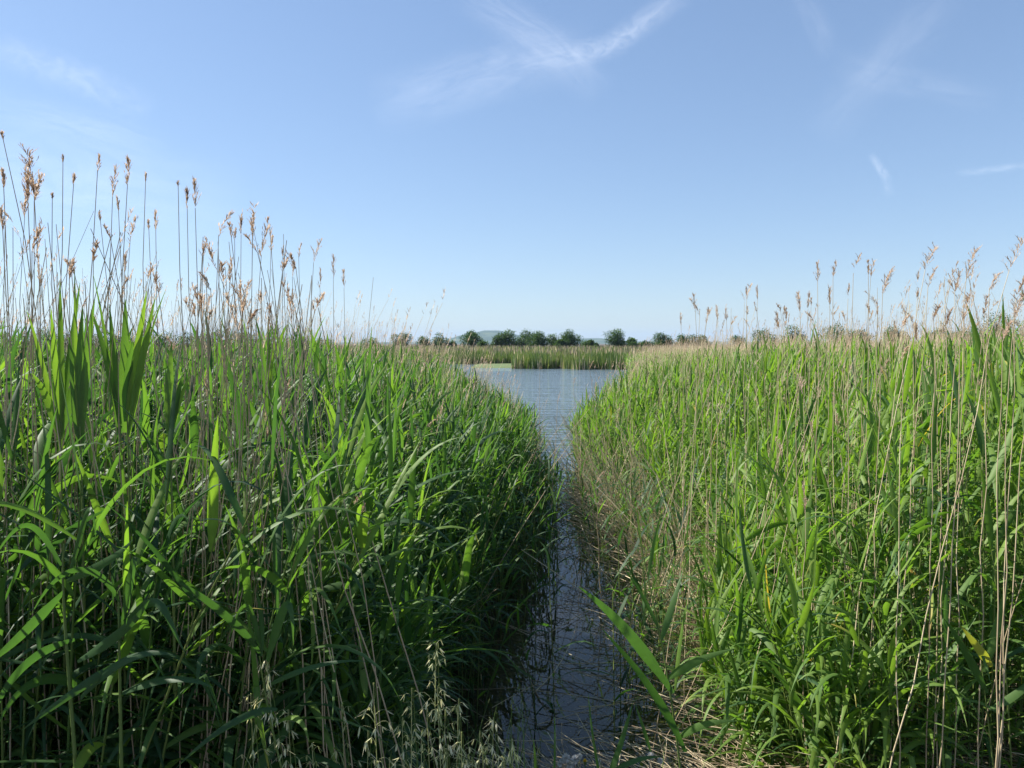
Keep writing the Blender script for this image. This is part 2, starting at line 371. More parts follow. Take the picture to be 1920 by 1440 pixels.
HL, HR = heights(GL, True), heights(GR, False)
def fringe(n, f, y0, y1, h0, h1):
    y = U(y0, y1, n); return np.stack([f(y, n), y], 1), U(h0, h1, n)
for (n, f, y0, y1, h0, h1) in ((480, lambda y, n: xl(y) + U(-.35, .22, n), 2.6, 9, .5, 1.15), (330, lambda y, n: xl(y) - U(.1, 1, n) * (.5 + .5 * y - .5), 2.1, 5, .7, 1.5), (220, lambda y, n: xl(y) + U(-.6, .05, n), 9, 20, .4, .9)):
    q, h = fringe(n, f, y0, y1, h0, h1); GL = np.concatenate([GL, q]); HL = np.concatenate([HL, h])
for (n, f, y0, y1, h0, h1) in ((300, lambda y, n: xr(y) + U(-.12, .5, n), 3.2, 9, .45, 1.1), (220, lambda y, n: xr(y) + U(-.05, .5, n), 9, 22, .4, .9)):
    q, h = fringe(n, f, y0, y1, h0, h1); GR = np.concatenate([GR, q]); HR = np.concatenate([HR, h])
PL, PR = plant_params(GL, HL, True), plant_params(GR, HR, False)
def top_of(pp): b, l, H = pp; return b + np.concatenate([l * H[:, None], H[:, None]], 1)
def nearest(pp, P, n):
    ok = in_frame(top_of(pp), 0) ; d = np.where(ok, P[:, 1], 1e9); return np.argsort(d)[:n]
selL, selR = nearest(PL, GL, 140), nearest(PR, GR, 135)

def zone(px, left):
    if left:
        return 'far left' if px < 220 else ('under the bright leaf tufts' if px < 420 else 'midway towards the channel' if px < 640 else 'at the channel edge')
    return 'beside the litter mat' if px < 1500 else ('left of the straw clump' if px < 1720 else 'at the right edge')
n_ind = 0
def single_reeds(pp, P, sel, left):
    global n_ind
    b, l, H = pp
    for i in sel:
        gs, gl = Geo(), Geo()
        d = P[i, 1]
        reed_geo(gs, gl, b[i:i + 1], l[i:i + 1], H[i:i + 1], int(rng.integers(12, 17)), 9, True, 1.10 if left else 1.10, 5, left, lenscale=1.0)
        px, py = proj(top_of((b[i], l[i][None] if False else l[i:i + 1], H[i:i + 1]) if False else (b[i:i + 1], l[i:i + 1], H[i:i + 1])))
        z = zone(float(px[0]), left)
        e = empty('green_reed', b[i])
        side = 'shaded leafy green reed in the left stand, ' if left else 'sunlit leafy green reed in the right stand, '
        tag(e, side + z, 'reed', ('green reeds of the left bank ' if left else 'green reeds of the right bank ') + z)
        gs.build('stem', M_STEM, e, b[i]); gl.build('foliage', M_LEAF, e, b[i]); n_ind += 1
single_reeds(PL, GL, selL, True); single_reeds(PR, GR, selR, False)

gs, gl = Geo(), Geo()
# the same stand carries on out of frame to the left and shades this side
n = 1500; y = U(0.6, 8, n); x = -U(0, 1, n) * 4.2 - 0.70 * y - 0.95; ok = (y > 2.0); x, y = x[ok], y[ok]; n = len(x)
OUT = np.stack([x, y], 1); po, lo, ho = plant_params(OUT, U(1.8, 2.15, n), True)
reed_geo(gs, gl, po, lo, ho, 9, 4, False, 1.6, 3, True)
for pp, P, sel, left in ((PL, GL, selL, True), (PR, GR, selR, False)):
    rest = np.ones(len(P), bool); rest[sel] = False
    for (y0, y1, nl, nseg, three, ws, sides) in ((0, 6, 14, 7, True, 1.15, 4), (6, 10, 10, 5, True, 1.25, 3), (10, 16, 9, 4, False, 1.25, 3), (16, 27, 8, 3, False, 1.45, 3), (27, 80, 6, 2, False, 2.6, 3)):
        k = rest & (P[:, 1] >= y0) & (P[:, 1] < y1)
        reed_geo(gs, gl, pp[0][k], pp[1][k], pp[2][k], nl, nseg, three, ws, sides, left, rad=0.003 if y1 < 30 else 0.006)
# thin stragglers standing in the channel
n = 900; sy = U(4.4, 13, n); q = U(0, 1, n) ** 1.0; sx_ = xl(sy) + q * (xr(sy) - xl(sy)) * np.where(sy > 9.5, 1, 0.8)
keep = (((q < 0.40 - .1 * rng.uniform(size=n)) | (q > 0.82)) & (U(size=n) < .8)) | ((sy > 9) & (sy < 12) & (np.abs(q - .5) > .2) & (U(size=n) < .5)); sy, sx_ = sy[keep], sx_[keep]
ym = np.concatenate([U(6.5, 12, 75), U(4.2, 6.5, 14)]); xm = xl(ym) + (xr(ym) - xl(ym)) * U(.12, .85, 89)
sx_, sy = np.concatenate([sx_, xm]), np.concatenate([sy, ym]); SG = np.stack([sx_, sy], 1); bb = np.stack([sx_, sy, np.full(len(sx_), -0.25)], 1)
reed_geo(gs, gl, bb, rng.normal(0, 0.14, (len(sx_), 2)), np.interp(sy, [6, 9, 13], [1.2, 0.95, 0.6]) * U(0.7, 1.25, len(sx_)), 7, 5, False, 0.85, 3, True, lenscale=0.7)
o = gs.build('reed_stems', M_STEM); tag(o, 'mass of thin green reed stalks filling both banks behind the front rows', 'reeds', kind='stuff')
o = gl.build('reed_foliage', M_LEAF); tag(o, 'mass of green reed leaves filling both banks behind the front rows', 'reeds', kind='stuff')
print('plants', len(GL), len(GR))

# ------------------------------------------------------------------ dry reeds with plumes
def plume_geo(g, base, az, th, Lp, full, onesided, detail, tint):
    """one feathery panicle; base point, direction (az,th from vertical)"""
    m = int((15 if detail else 8) * full) + 4
    s = U(0.0, 0.95, m) ** 0.9
    ax = np.array([math.sin(th) * math.cos(az), math.sin(th) * math.sin(az), math.cos(th)])
    curve = onesided * 0.35
    P0 = base + ax * (s * Lp)[:, None] + np.array([math.cos(az), math.sin(az), 0]) * (s ** 2 * Lp * curve)[:, None] - np.array([0, 0, 1]) * (s ** 2 * Lp * curve * 0.6)[:, None]
    baz = np.where(U(size=m) < onesided, az + rng.normal(0, 0.6, m), U(0, 2 * math.pi, m))
    bth = U(0.05, 0.34, m) * (0.6 + 0.45 * full) + th * 0.6 + onesided * 0.35
    L = Lp * 0.40 * (1 - 0.5 * s) * U(0.5, 1.2, m)
    drp = U(0.1, 0.7, m) + onesided * 1.3
    tt = np.clip(tint + rng.normal(0, 0.15, m), 0, 1)
    V = blades(g, P0, baz, bth, L, np.full(m, 0.0012 if detail else 0.0040), drp, tt, 3, False, wbase=1.0, wpow=6)
    if detail:
        k = 6; pts = []
        for f in np.linspace(0.15, 1.0, k):
            q = f * 3; i = min(int(q), 2); c = V[:, i].mean(1) * (1 - (q - i)) + V[:, i + 1].mean(1) * (q - i); pts.append(c)
        pts = np.concatenate(pts); n_ = len(pts)
        blades(g, pts, np.tile(baz, k) + rng.normal(0, 0.7, n_), np.tile(bth, k) + rng.normal(0.1, 0.3, n_), U(0.007, 0.014, n_), U(0.0016, 0.0030, n_), np.tile(drp, k), np.clip(np.tile(tt, k) + rng.normal(0, 0.15, n_), 0, 1), 2, False, wbase=0.6)
def dry_path(base, tip, bend, K=9):
    t = np.linspace(0, 1, K)[:, None]
    mid = np.array([bend[0], bend[1], 0]) * 1.0
    return base * (1 - t) + tip * t + mid * (t * (1 - t) * 4) + 0 * t
dry_count = 0
def dry_reed(tip, base, bend=(0, 0), plume=1, Lp=0.16, full=1.0, oneside=0.3, az=None, label=None, group=None, tint=None, rad=0.0034, detail=True, name='dry_reed'):
    global dry_count
    tip, base = np.asarray(tip, float), np.asarray(base, float)
    e = empty(name, base); g = Geo()
    if tint is None: tint = U(0.1, 0.8)
    K = 11; p = dry_path(base, tip, bend, K); p[1:-1, :2] += rng.normal(0, 0.006, (K - 2, 2))
    nodes = np.tile([tint, tint * 0.6], K)[:K] + rng.normal(0, 0.08, K)
    tubes(g, p[None], (rad * np.linspace(1.15, 0.35, K))[None], np.clip(nodes, 0, 1)[None], 5)
    g.build('stem', M_DRY, e, base)
    if plume:
        d = p[-1] - p[-2]; d /= np.linalg.norm(d)
        a = math.atan2(d[1], d[0]) if az is None else az
        g2 = Geo(); plume_geo(g2, p[-1] - d * 0.01, a, math.acos(min(1, d[2])) + 0.1 * oneside, Lp, full, oneside, detail, np.clip(tint + U(-0.2, 0.1), 0, 1))
        g2.build('plume', M_PLUME, e, base)
    tag(e, label, 'reed', group); dry_count += 1
    return e
# (tip x, tip y, distance, foot x minus tip x at the foot, plume length px, fullness, onesided, bend, label)
HERO = [
 (6, 262, 2.3, 95, 18, .3, .1, -.05, 'thin bare dry reed bending left above the rest at the left edge'),
 (64, 368, 2.2, 30, 92, 2.6, .2, 0, 'dry reed with the thickest orange-brown plume, far left against the sky'),
 (52, 372, 2.25, 40, 62, 1.6, .1, 0, 'dry reed with a ragged plume just left of the thickest plume'),
 (7, 352, 2.2, 8, 34, 1.2, .1, 0, 'dry reed with a short plume cut by the left edge'),
 (64, 376, 2.4, -50, 54, 1.6, .5, 0, 'dry reed whose dark plume hangs right under the thickest plume'),
 (118, 300, 2.6, 10, 10, .3, .1, .02, 'straight bare dry reed, tallest between the thick plume and the next plumes'),
 (138, 345, 2.6, -20, 24, .5, .1, .02, 'dry reed with a wispy tip right of the straight bare reed'),
 (183, 318, 2.5, -70, 32, .4, .2, 0, 'dry reed leaning right with a thin wispy tip near the left edge'),
 (211, 368, 2.6, -75, 55, .9, .2, 0, 'dry reed leaning right with a long pale slender plume'),
 (239, 345, 2.5, -60, 50, 1.1, .0, 0, 'dry reed with a narrow dark spear-like plume against the sky'),
 (273, 336, 2.7, 75, 14, .3, .1, .05, 'bare dry reed arching left in the middle of the left skyline'),
 (98, 368, 2.5, 5, 8, .3, .1, 0, None), (188, 412, 2.8, 0, 18, .5, .1, 0, None), (222, 392, 2.7, 20, 26, .7, .1, 0, None),
 (292, 430, 2.9, 15, 36, .9, .1, 0, None), (279, 428, 3.0, 12, 16, .6, .1, 0, None),
 (334, 350, 2.7, 60, 14, .2, .1, .02, None), (351, 392, 2.8, 20, 40, 1.0, .0, 0, 'dry reed with a short dark plume left of the tall grey plume'),
 (366, 390, 2.6, 12, 56, 1.0, .1, 0, 'dry reed with a tall narrow grey plume above its neighbours'),
 (410, 440, 2.9, -40, 52, .9, .9, 0, 'dry reed with a one-sided plume drooping right like a comb'),
 (440, 450, 3.2, 0, 24, .8, .2, 0, None), (452, 440, 3.0, 6, 42, 1.0, .1, 0, None), (473, 450, 3.0, 0, 48, 1.1, .1, 0, None),
 (490, 478, 3.0, -15, 55, 1.5, .3, 0, None), (508, 470, 3.3, -20, 30, .7, .2, 0, None), (530, 480, 3.6, 0, 20, .4, .1, 0, None),
 (560, 480, 3.6, 22, 28, .4, .3, 0, None), (588, 492, 3.6, -70, 46, .9, .4, 0, 'dry reed leaning right with a feathered plume at the end of the tall group'),
 (625, 520, 4.0, 5, 44, 1.1, .2, 0, None), (645, 540, 4.2, 5, 36, .9, .2, 0, None), (548, 520, 3.6, 5, 40, .9, .3, 0, None),
 (600, 540, 4.0, 0, 36, .9, .1, 0, None), (700, 520, 4.5, -60, 6, .2, .1, 0, 'slanting bare dry reed alone above the reed tops right of the left group'),
 (395, 540, 2.6, -22, 40, 2.0, 1.0, 0, 'dry reed with a dense rust plume folded over to the left'),
 (462, 612, 2.6, 10, 44, 2.6, 1.0, 0, 'dry reed with a matted curled brown plume just above the green leaves'),
 (130, 520, 2.3, 0, 40, 1.2, .5, 0, None), (175, 490, 2.4, 12, 40, 1.1, .4, 0, None), (60, 470, 2.2, -5, 50, 1.3, .7, 0, None), (5, 430, 2.1, 5, 46, 1.3, .1, 0, None),
 # right
 (1533, 525, 3.6, 5, 36, 1.1, .1, 0, 'dry reed with an upright plume, first tall one on the right bank'),
 (1562, 515, 3.7, 2, 28, .9, .3, 0, None), (1600, 512, 3.5, -8, 40, .6, .6, 0, 'thin dry reed tip hooked to the right on the right bank'),
 (1628, 512, 3.7, 8, 24, .9, 0, 0, 'dry reed with a small dark upright tip beside the hooked one'),
 (1655, 548, 3.3, -4, 50, 2.2, .6, 0, 'dry reed with a wide fluffy pale plume flagging to the right'),
 (1735, 505, 3.1, -110, 50, 1.5, .5, .02, 'dry reed leaning far right with a long feathery plume'),
 (1740, 535, 3.3, -60, 38, 1.2, .6, 0, None), (1812, 520, 3.0, -45, 60, 1.7, .5, 0, 'dry reed with a tall loose pinkish plume right of the far-leaning reed'),
 (1790, 545, 3.2, -30, 45, 1.2, .5, 0, None), (1855, 540, 3.0, -15, 40, 1.4, 1.0, 0, 'dry reed whose pale plume nods over to the right'),
 (1893, 505, 2.9, -190, 64, 1.3, .3, 0, 'dry reed leaning steeply right across its neighbours to the right edge'),
 (1905, 560, 2.8, -20, 46, 1.6, .6, 0, None), (1900, 600, 2.8, 0, 60, 2.0, .6, 0, None),
 (1400, 560, 4.6, 2, 22, .8, .1, 0, None), (1420, 562, 4.5, 2, 26, .8, .1, 0, None), (1500, 585, 3.6, 4, 40, 1.3, .2, 0, 'dry reed with a tight dark curling plume on the right bank'),
 (1312, 590, 4.3, -20, 40, 1.2, 1.0, 0, 'dry reed with a weeping plume arched over to the left, right bank'),
 (1277, 610, 5.2, 2, 22, .8, .1, 0, None), (1345, 600, 4.8, 0, 28, 1.0, .1, 0, None), (1362, 600, 4.8, 0, 28, 1.0, .1, 0, None),
 (1458, 610, 4.0, 2, 26, 1.2, .2, 0, None), (1475, 600, 4.2, 2, 26, 1.0, .2, 0, None), (1515, 580, 4.0, 0, 32, .8, .2, 0, None), (1556, 570, 4.0, 0, 34, .8, .2, 0, None),
 (1690, 610, 3.0, 5, 26, 1.8, .9, 0, None), (1720, 560, 3.6, 5, 20, .7, .1, 0, None), (1750, 600, 3.1, -8, 36, 1.3, .5, 0, None), (1775, 610, 3.1, -8, 36, 1.2, .4, 0, None), (1806, 600, 3.1, -4, 60, 1.8, .4, 0, None),
 (1590, 560, 3.9, 0, 30, .6, .2, 0, None), (1645, 590, 3.9, 4, 24, .7, .2, 0, None), (1880, 640, 2.7, 0, 44, 1.8, .6, 0, None),
 (1180, 715, 7.5, 4, 42, 2.6, .6, 0, 'dry reed with a bushy pale plume where the open lake meets the right bank'),
 (1118, 905, 6.3, 8, 26, 1.4, 1.0, 0, 'short dry reed with a limp pale plume over the channel neck'),
 (800, 800, 4.4, -150, 22, 1.0, 1.0, 0, 'dry reed slanting right with a nodding plume before the left bank'),
 (1012, 700, 9, 0, 40, .25, .1, 0, 'thin dry reed standing alone in front of the open water'),
 (1075, 720, 9, 14, 16, .7, .5, 0, None), (1105, 690, 9, 30, 18, .8, .6, 0, None), (905, 690, 12, 0, 24, 1.2, .4, 0, None), (1045, 760, 8, -10, 26, .5, .3, 0, None),
]
HERO += [(1950, 470, 2.9, -40, 46, 1.2, .5, 0, None)]
def group_label(px, left, tall):
    if left:
        z = 'at the left edge' if px < 130 else ('around the bright green leaf tufts' if px < 330 else ('in the dense brown clump right of the leaf tufts' if px < 520 else 'towards the lower right end of the left bank'))
        return 'thin dry reed %s, left bank' % z, 'dry reeds on the left bank ' + z
    z = 'next to the open water' if px < 1330 else ('in the low middle rows' if px < 1520 else ('under the tall upright plumes' if px < 1700 else 'in the straw clump by the right edge'))
    return 'thin dry reed %s, right bank' % z, 'dry reeds on the right bank ' + z
for (tx, ty, d, fx, lp, full, os_, bend, lab) in HERO:
    tip = at(tx, ty, d)
    foot_py = 644 + (H0 - 0.1) / d * F
    foot_x = tx + fx
    base = at(foot_x, 900, d); base = np.array([tip[0] + (base[0] - tip[0]) * 1.6, d + U(-0.1, 0.1), -0.05])
    left = tx < 960; a = 0.0 if not ('left' in (lab or '') and ('folded' in lab or 'weeping' in lab)) else math.pi
    gl_, gg_ = group_label(tx, left, True)
    dry_reed(tip, base, (bend * -2.0, 0), lp > 7, lp / F * d, full, os_, a if os_ > .25 else None, lab or gl_, gg_ if not lab else ('dry reeds with plumes'), tint=U(0.45, 0.85) if not left else U(0.25, 0.65), rad=0.0030 if d < 6 else 0.0045)

# scattered dry reeds
DL = bands([(2.3, 3.2, 8), (3.2, 5, 17), (5, 9, 20), (9, 15, 16), (15, 27, 10)], in_left)
DR = bands([(3.2, 5, 10), (5, 9, 16), (9, 15, 13), (15, 26, 9), (26, 45, 6), (45, 72, 5)], in_right)
def dry_params(P, left):
    x, y = P[:, 0], P[:, 1]; n = len(P); e = edge_drop(x, y, left)
    px = 960 + F * x / y
    if left: full = np.interp(px, [-100, 60, 250, 420, 560, 700, 900, 1000], [2.85, 2.85, 2.7, 2.72, 2.7, 2.6, 2.25, 1.6]) + np.interp(y, [2, 5, 10, 26], [0, .12, 0.08, -0.05])
    else: full = np.interp(px, [1000, 1150, 1250, 1400, 1600, 1900], [1.6, 2.0, 2.4, 2.52, 2.66, 2.75]) + np.interp(y, [3, 6, 12, 30, 70], [0, 0.05, .10, .12, -0.25])
    H = full * (1 - 0.30 * np.exp(-e / 0.9)) * U(0.80, 1.06, n)
    b = np.stack([x, y, np.full(n, -0.05)], 1)
    s = 1 if left else 0.6
    tip = b + np.stack([rng.normal(0.05 * s, 0.20, n) * H * .8, rng.normal(0, 0.15, n) * H * .8, H], 1)
    return b, tip
bL, tL = dry_params(DL, True); bR, tR = dry_params(DR, False)
nL = np.argsort(np.where(in_frame(tL, 0), DL[:, 1], 1e9))[:35]; nR = np.argsort(np.where(in_frame(tR, 0), DR[:, 1], 1e9))[:40]
for (n, x0, x1, ty0, ty1, d0, d1, pp_) in ((26, 365, 600, 480, 640, 2.0, 2.4, .35), (58, 330, 560, 400, 620, 2.2, 3.6, .4), (26, -10, 230, 330, 570, 2.1, 2.8, .2), (12, 200, 340, 380, 560, 2.4, 3.2, .3), (36, 1560, 1930, 490, 630, 3.4, 5.2, .6), (20, 1300, 1600, 545, 625, 3.8, 6, .75)):
    for i in range(n):
        d = U(d0, d1); tx, ty = U(x0, x1), ty0 + (ty1 - ty0) * U() ** .6; tip = at(tx, ty, d)
        base = np.array([tip[0] + rng.normal(-.03, .34), d + U(-.15, .3), -.05]); left = tx < 960
        lab, gg = group_label(tx, left, False)
        dry_reed(tip, base, rng.normal(0, 0.05, 2), U() < pp_, U(0.05, 0.12), U(0.4, 1.1), U(0, .9), None, lab, gg, tint=U(0.35, 0.8) if left else U(0.45, 1), rad=U(0.0022, 0.0034))
for (b_, t_, sel, left) in ((bL, tL, nL, True), (bR, tR, nR, False)):
    for i in sel:
        pl = U() < (0.40 if left else 0.6)
        lab, gg = group_label(float(proj(t_[i])[0]), left, False)
        dry_reed(t_[i], b_[i], rng.normal(0, 0.03, 2), pl, U(0.07, 0.14), U(0.6, 1.5), U(0, .8), None, lab, gg, tint=U(0.1, 0.55) if left else U(0.3, 0.95), rad=U(0.0022, 0.0036))
g, g2 = Geo(), Geo()
for (b_, t_, sel, P) in ((bL, tL, nL, DL), (bR, tR, nR, DR)):
    k = np.ones(len(b_), bool); k[sel] = False
    b2, t2, y2 = b_[k], t_[k], P[k, 1]; n = len(b2)
    tt = np.linspace(0, 1, 5)[None, :, None]
    bend = np.concatenate([rng.normal(0, 0.05, (n, 2)), np.zeros((n, 1))], 1)[:, None, :]
    path = b2[:, None] * (1 - tt) + t2[:, None] * tt + bend * tt * (1 - tt) * 4
    rad = np.interp(y2, [3, 10, 25, 70], [0.0026, 0.0032, 0.005, 0.010])[:, None] * np.linspace(1.1, 0.45, 5)[None]
    tubes(g, path, rad, U(0.2, 0.9, n), 3)
    for i in np.nonzero(U(size=n) < 0.55)[0]:
        plume_geo(g2, t2[i], U(-0.6, 0.9), U(0.05, 0.35), U(0.09, 0.17), U(0.7, 1.5), U(0, .7), False, U(0.3, 0.8))
n = 780; yy = U(5.0, 11.8, n); b2 = np.stack([xr(yy) + U(-.75, .45, n) * np.interp(yy, [5, 7, 10, 14], [.5, 1, 1, .4]), yy, np.full(n, -.05)], 1)
t2 = b2 + np.stack([rng.normal(-.30, .42, n), rng.normal(-.1, .35, n), U(.1, 1, n) ** 1.1 * 1.45], 1)
tt = np.linspace(0, 1, 5)[None, :, None]; path = b2[:, None] * (1 - tt) + t2[:, None] * tt + np.array([0, 0, .12]) * tt * (1 - tt)
tubes(g, path, np.tile([.0034, .003, .003, .0025, .0018], (n, 1)) * U(.8, 1.3, (n, 1)), U(.3, 1, n), 4)
n = 130; yy = U(4.5, 13, n); b2 = np.stack([xl(yy) + U(-.3, .25, n), yy, np.full(n, -.05)], 1)
t2 = b2 + np.stack([rng.normal(.25, .4, n), rng.normal(-.1, .35, n), U(.4, 1.5, n)], 1)
path = b2[:, None] * (1 - tt) + t2[:, None] * tt + np.array([0, 0, .12]) * tt * (1 - tt)
tubes(g, path, np.tile([.0034, .003, .003, .0025, .0018], (n, 1)) * U(.8, 1.2, (n, 1)), U(.1, .7, n), 4)
o = g.build('dry_reed_stems', M_DRY); tag(o, 'mass of straw-coloured dry reed stalks rising behind the front rows', 'reeds', kind='stuff')
o = g2.build('dry_reed_plumes', M_PLUME); tag(o, 'mass of feathery tan plumes above the reeds behind the front rows', 'plumes', kind='stuff')

# ------------------------------------------------------------------ fallen dry reeds and litter
def fallen(px0, py0, px1, py1, z0, z1, rad, tint, label, group):
    a, b = at_z(px0, py0, z0), at_z(px1, py1, z1)
    K = 7; t = np.linspace(0, 1, K)[:, None]; p = a * (1 - t) + b * t
    p[:, 2] += -0.04 * (4 * t[:, 0] * (1 - t[:, 0])) * U(-.5, 1); p[:, 0] += U(-.04, .04) * (4 * t[:, 0] * (1 - t[:, 0]))
    p[:, 2] = np.maximum(p[:, 2], -0.02)
    g = Geo(); tubes(g, p[None], (rad * np.linspace(1.1, 0.6, K))[None], np.clip(tint + rng.normal(0, .06, (1, K)), 0, 1), 5)
    o = g.build('fallen_reed', M_DRY, None, a); tag(o, label, 'fallen reed', group); return o
fallen(905, 1150, 1300, 1330, 0.05, 0.03, .004, .8, 'long pale fallen reed slanting down right across the dark water', 'fallen reeds')
fallen(940, 1388, 1240, 1358, 0.06, 0.12, .003, .8, 'pale fallen reed lying almost level across the channel near the front', 'fallen reeds')
fallen(1000, 1300, 1082, 1168, 0.0, 0.25, .003, .9, 'short pale broken reed poking up out of the dark water', 'fallen reeds')
fallen(900, 1152, 1100, 1228, 0.06, 0.03, .0035, .7, 'fallen reed beside the longest pale one across the dark water', 'fallen reeds')
fallen(1060, 955, 1480, 1110, 0.10, 0.12, .005, .9, 'long bleached fallen reed on top of the litter mat', 'fallen reeds')
fallen(1050, 1245, 1320, 1232, 0.02, 0.02, .003, .6, 'level fallen reed above the front water', 'fallen reeds')
for i in range(70):                      # litter mat by the right bank
    px, py = U(1090, 1400), 0
    py = U(925, 1060) + (px - 1090) * 0.36; ln = U(60, 260); an = R(U(8, 40) if U() < .8 else U(-50, 90))
    fallen(px - ln / 2 * math.cos(an), py - ln / 2 * math.sin(an) * .8, px + ln / 2 * math.cos(an), py + ln / 2 * math.sin(an) * .8, U(.02, .22), U(.02, .22), U(.0025, .0045), U(.4, 1), 'bleached fallen reed in the tangled mat along the right bank', 'fallen reeds in the litter mat')
for i in range(60):                       # front channel, right part
    px, py = U(1120, 1560), U(1130, 1420); ln = U(80, 330); an = R(rng.normal(14, 16))
    fallen(px - ln / 2 * math.cos(an), py - ln / 2 * math.sin(an), px + ln / 2 * math.cos(an), min(1600, py + ln / 2 * math.sin(an)), U(.01, .14), U(.01, .14), U(.002, .0036), U(.3, .9), 'brown fallen reed strewn over the shallow green water at the front', 'fallen reeds over the green shallows')
for i in range(22):
    px, py = U(880, 1200), U(1080, 1400); ln = U(60, 260); an = R(rng.normal(5, 35))
    fallen(px - ln / 2 * math.cos(an), py - ln / 2 * math.sin(an), px + ln / 2 * math.cos(an), min(1600, py + ln / 2 * math.sin(an)), U(.0, .05), U(.0, .05), U(.0018, .003), U(.2, .7), 'thin brown fallen reed floating on the dark water', 'fallen reeds on the dark water')
g = Geo()
def litter(n, xf, y0, y1, zmax, lmax=0.9):
    y = U(y0, y1, n); x = xf(y, n); az = rng.normal(2.6, 0.7, n); L = U(0.25, lmax, n) * np.interp(y, [4, 20], [1, 1.4])
    base = np.maximum(shore(x, y), 0.0)
    a = np.stack([x, y, base + U(0, zmax, n)], 1); el = rng.normal(0.03, 0.14, n)
    b = a + np.stack([np.cos(az) * L, np.sin(az) * L, np.sin(el) * L], 1); b[:, 2] = np.maximum(b[:, 2], 0.0)
    t = np.linspace(0, 1, 4)[None, :, None]; path = a[:, None] * (1 - t) + b[:, None] * t + np.stack([U(-.04, .04, n), U(-.04, .04, n), U(-.01, .03, n)], 1)[:, None] * (4 * t * (1 - t))
    tubes(g, path, np.tile(np.interp(y, [4, 14], [0.0020, 0.004])[:, None], (1, 4)) * U(.7, 1.4, (n, 1)), U(0.1, 1, n), 3)
litter(600, lambda y, n: xr(y) + U(-0.1, 1.0, n), 3.3, 12, 0.18)
litter(300, lambda y, n: xr(y) - U(0, 1, n) ** 1.6 * np.interp(y, [4, 6, 8, 10, 12], [0.2, 0.3, 0.7, 0.6, .1]), 6.5, 11, 0.20)
litter(900, lambda y, n: xr(y) + U(0, 2.6, n), 3.2, 6, 0.25)
litter(500, lambda y, n: xl(y) - U(0.1, 1.2, n), 2.8, 12, 0.12)
litter(420, lambda y, n: U(0.1, 1.9, n), 3.2, 3.65, 0.10, 0.6)
n = 900; y = U(3.4, 13, n); x = xl(y) + (xr(y) - xl(y)) * U(0, 1, n) ** .7
blades(g, np.stack([x, y, U(.001, .006, n)], 1), U(0, 6.28, n), np.full(n, 1.56), U(.01, .09, n), U(.002, .008, n), np.zeros(n), U(0, 1, n), 2, False, wbase=.7)
o = g.build('reed_litter', M_DRY); tag(o, 'tangle of broken straw-coloured reed litter along the water edge', 'litter', kind='stuff')

# ------------------------------------------------------------------ hand-placed leaves (hero plants)
def bez_leaf(g, pts, wpx, tint, n=12, fold=0.25, face=0.3):
    """pts: 3-4 (px,py,dist); a leaf in space along their smooth curve"""
    P = np.array([at(*q) for q in pts]); d = np.mean([q[2] for q in pts]); W = wpx / F * d
    t = np.linspace(0, 1, n + 1); k = len(P) - 1
    B = sum(math.comb(k, i) * (t ** i * (1 - t) ** (k - i))[:, None] * P[i] for i in range(k + 1))
    D = norm(np.gradient(B, axis=0)); view = norm(B - CAM)
    S = norm(np.cross(D, view)); N = norm(np.cross(S, D)); a = face + 0.4 * np.sin(t * 2 + U(0, 6))
    S2 = S * np.cos(a)[:, None] + N * np.sin(a)[:, None]; N2 = np.cross(S2, D)
    w_ = W * np.minimum(1, 0.35 + 2.6 * t) * (1 - t ** 2.2) * 0.5 + 0.0004
    V = np.stack([B - S2 * w_[:, None] + N2 * (fold * w_)[:, None], B, B + S2 * w_[:, None] + N2 * (fold * w_)[:, None]], 1)
    idx = np.arange(V.shape[0] * 3).reshape(-1, 3)
    Q = np.stack([idx[:-1, :-1], idx[:-1, 1:], idx[1:, 1:], idx[1:, :-1]], -1); g.add(V, Q, tint)
def hero_plant(stem, leaves, label, rad=0.004, group='large near green reeds', tint=0.45):
    P = np.array([at(*q) for q in stem]); base = P[0]
    e = empty('green_reed', base); t = np.linspace(0, 1, 10); k = len(P) - 1
    B = sum(math.comb(k, i) * (t ** i * (1 - t) ** (k - i))[:, None] * P[i] for i in range(k + 1))
    g = Geo(); tubes(g, B[None], (rad * np.linspace(1.1, .4, 10))[None], [tint], 6); g.build('stem', M_STEM, e, base)
    g = Geo()
    for lf in leaves: bez_leaf(g, lf[0], lf[1] * 0.78, np.clip((lf[2] if len(lf) > 2 else tint) + U(-.06, .06), 0, 1))
    g.build('foliage', M_LEAF, e, base); tag(e, label, 'reed', group)
D1 = 2.5
hero_plant([(1300, 1700, D1), (1270, 1300, D1), (1235, 1180, D1), (1195, 990, D1)],
 [([(1262, 1300, D1), (1190, 1190, 2.45), (1140, 1140, 2.4), (1085, 1100, 2.35)], 30, .35), ([(1240, 1200, D1), (1262, 1130, D1), (1280, 1070, 2.55)], 18, .5),
  ([(1250, 1275, D1), (1300, 1235, 2.45), (1378, 1216, 2.4)], 22, .6), ([(1272, 1385, D1), (1310, 1350, 2.45), (1385, 1352, 2.4)], 20, .6),
  ([(1285, 1410, D1), (1230, 1290, 2.4), (1180, 1240, 2.4), (1130, 1180, 2.4)], 26, .3), ([(1235, 1180, D1), (1200, 1100, D1), (1165, 1060, D1)], 10, .35),
  ([(1266, 1295, D1), (1272, 1200, D1), (1290, 1120, D1)], 12, .75), ([(1215, 1080, D1), (1225, 1020, D1), (1240, 960, D1)], 10, .5)],
 'broad-leaved green reed standing alone in front of the channel, leaves pointing both ways')
D1 = 2.3
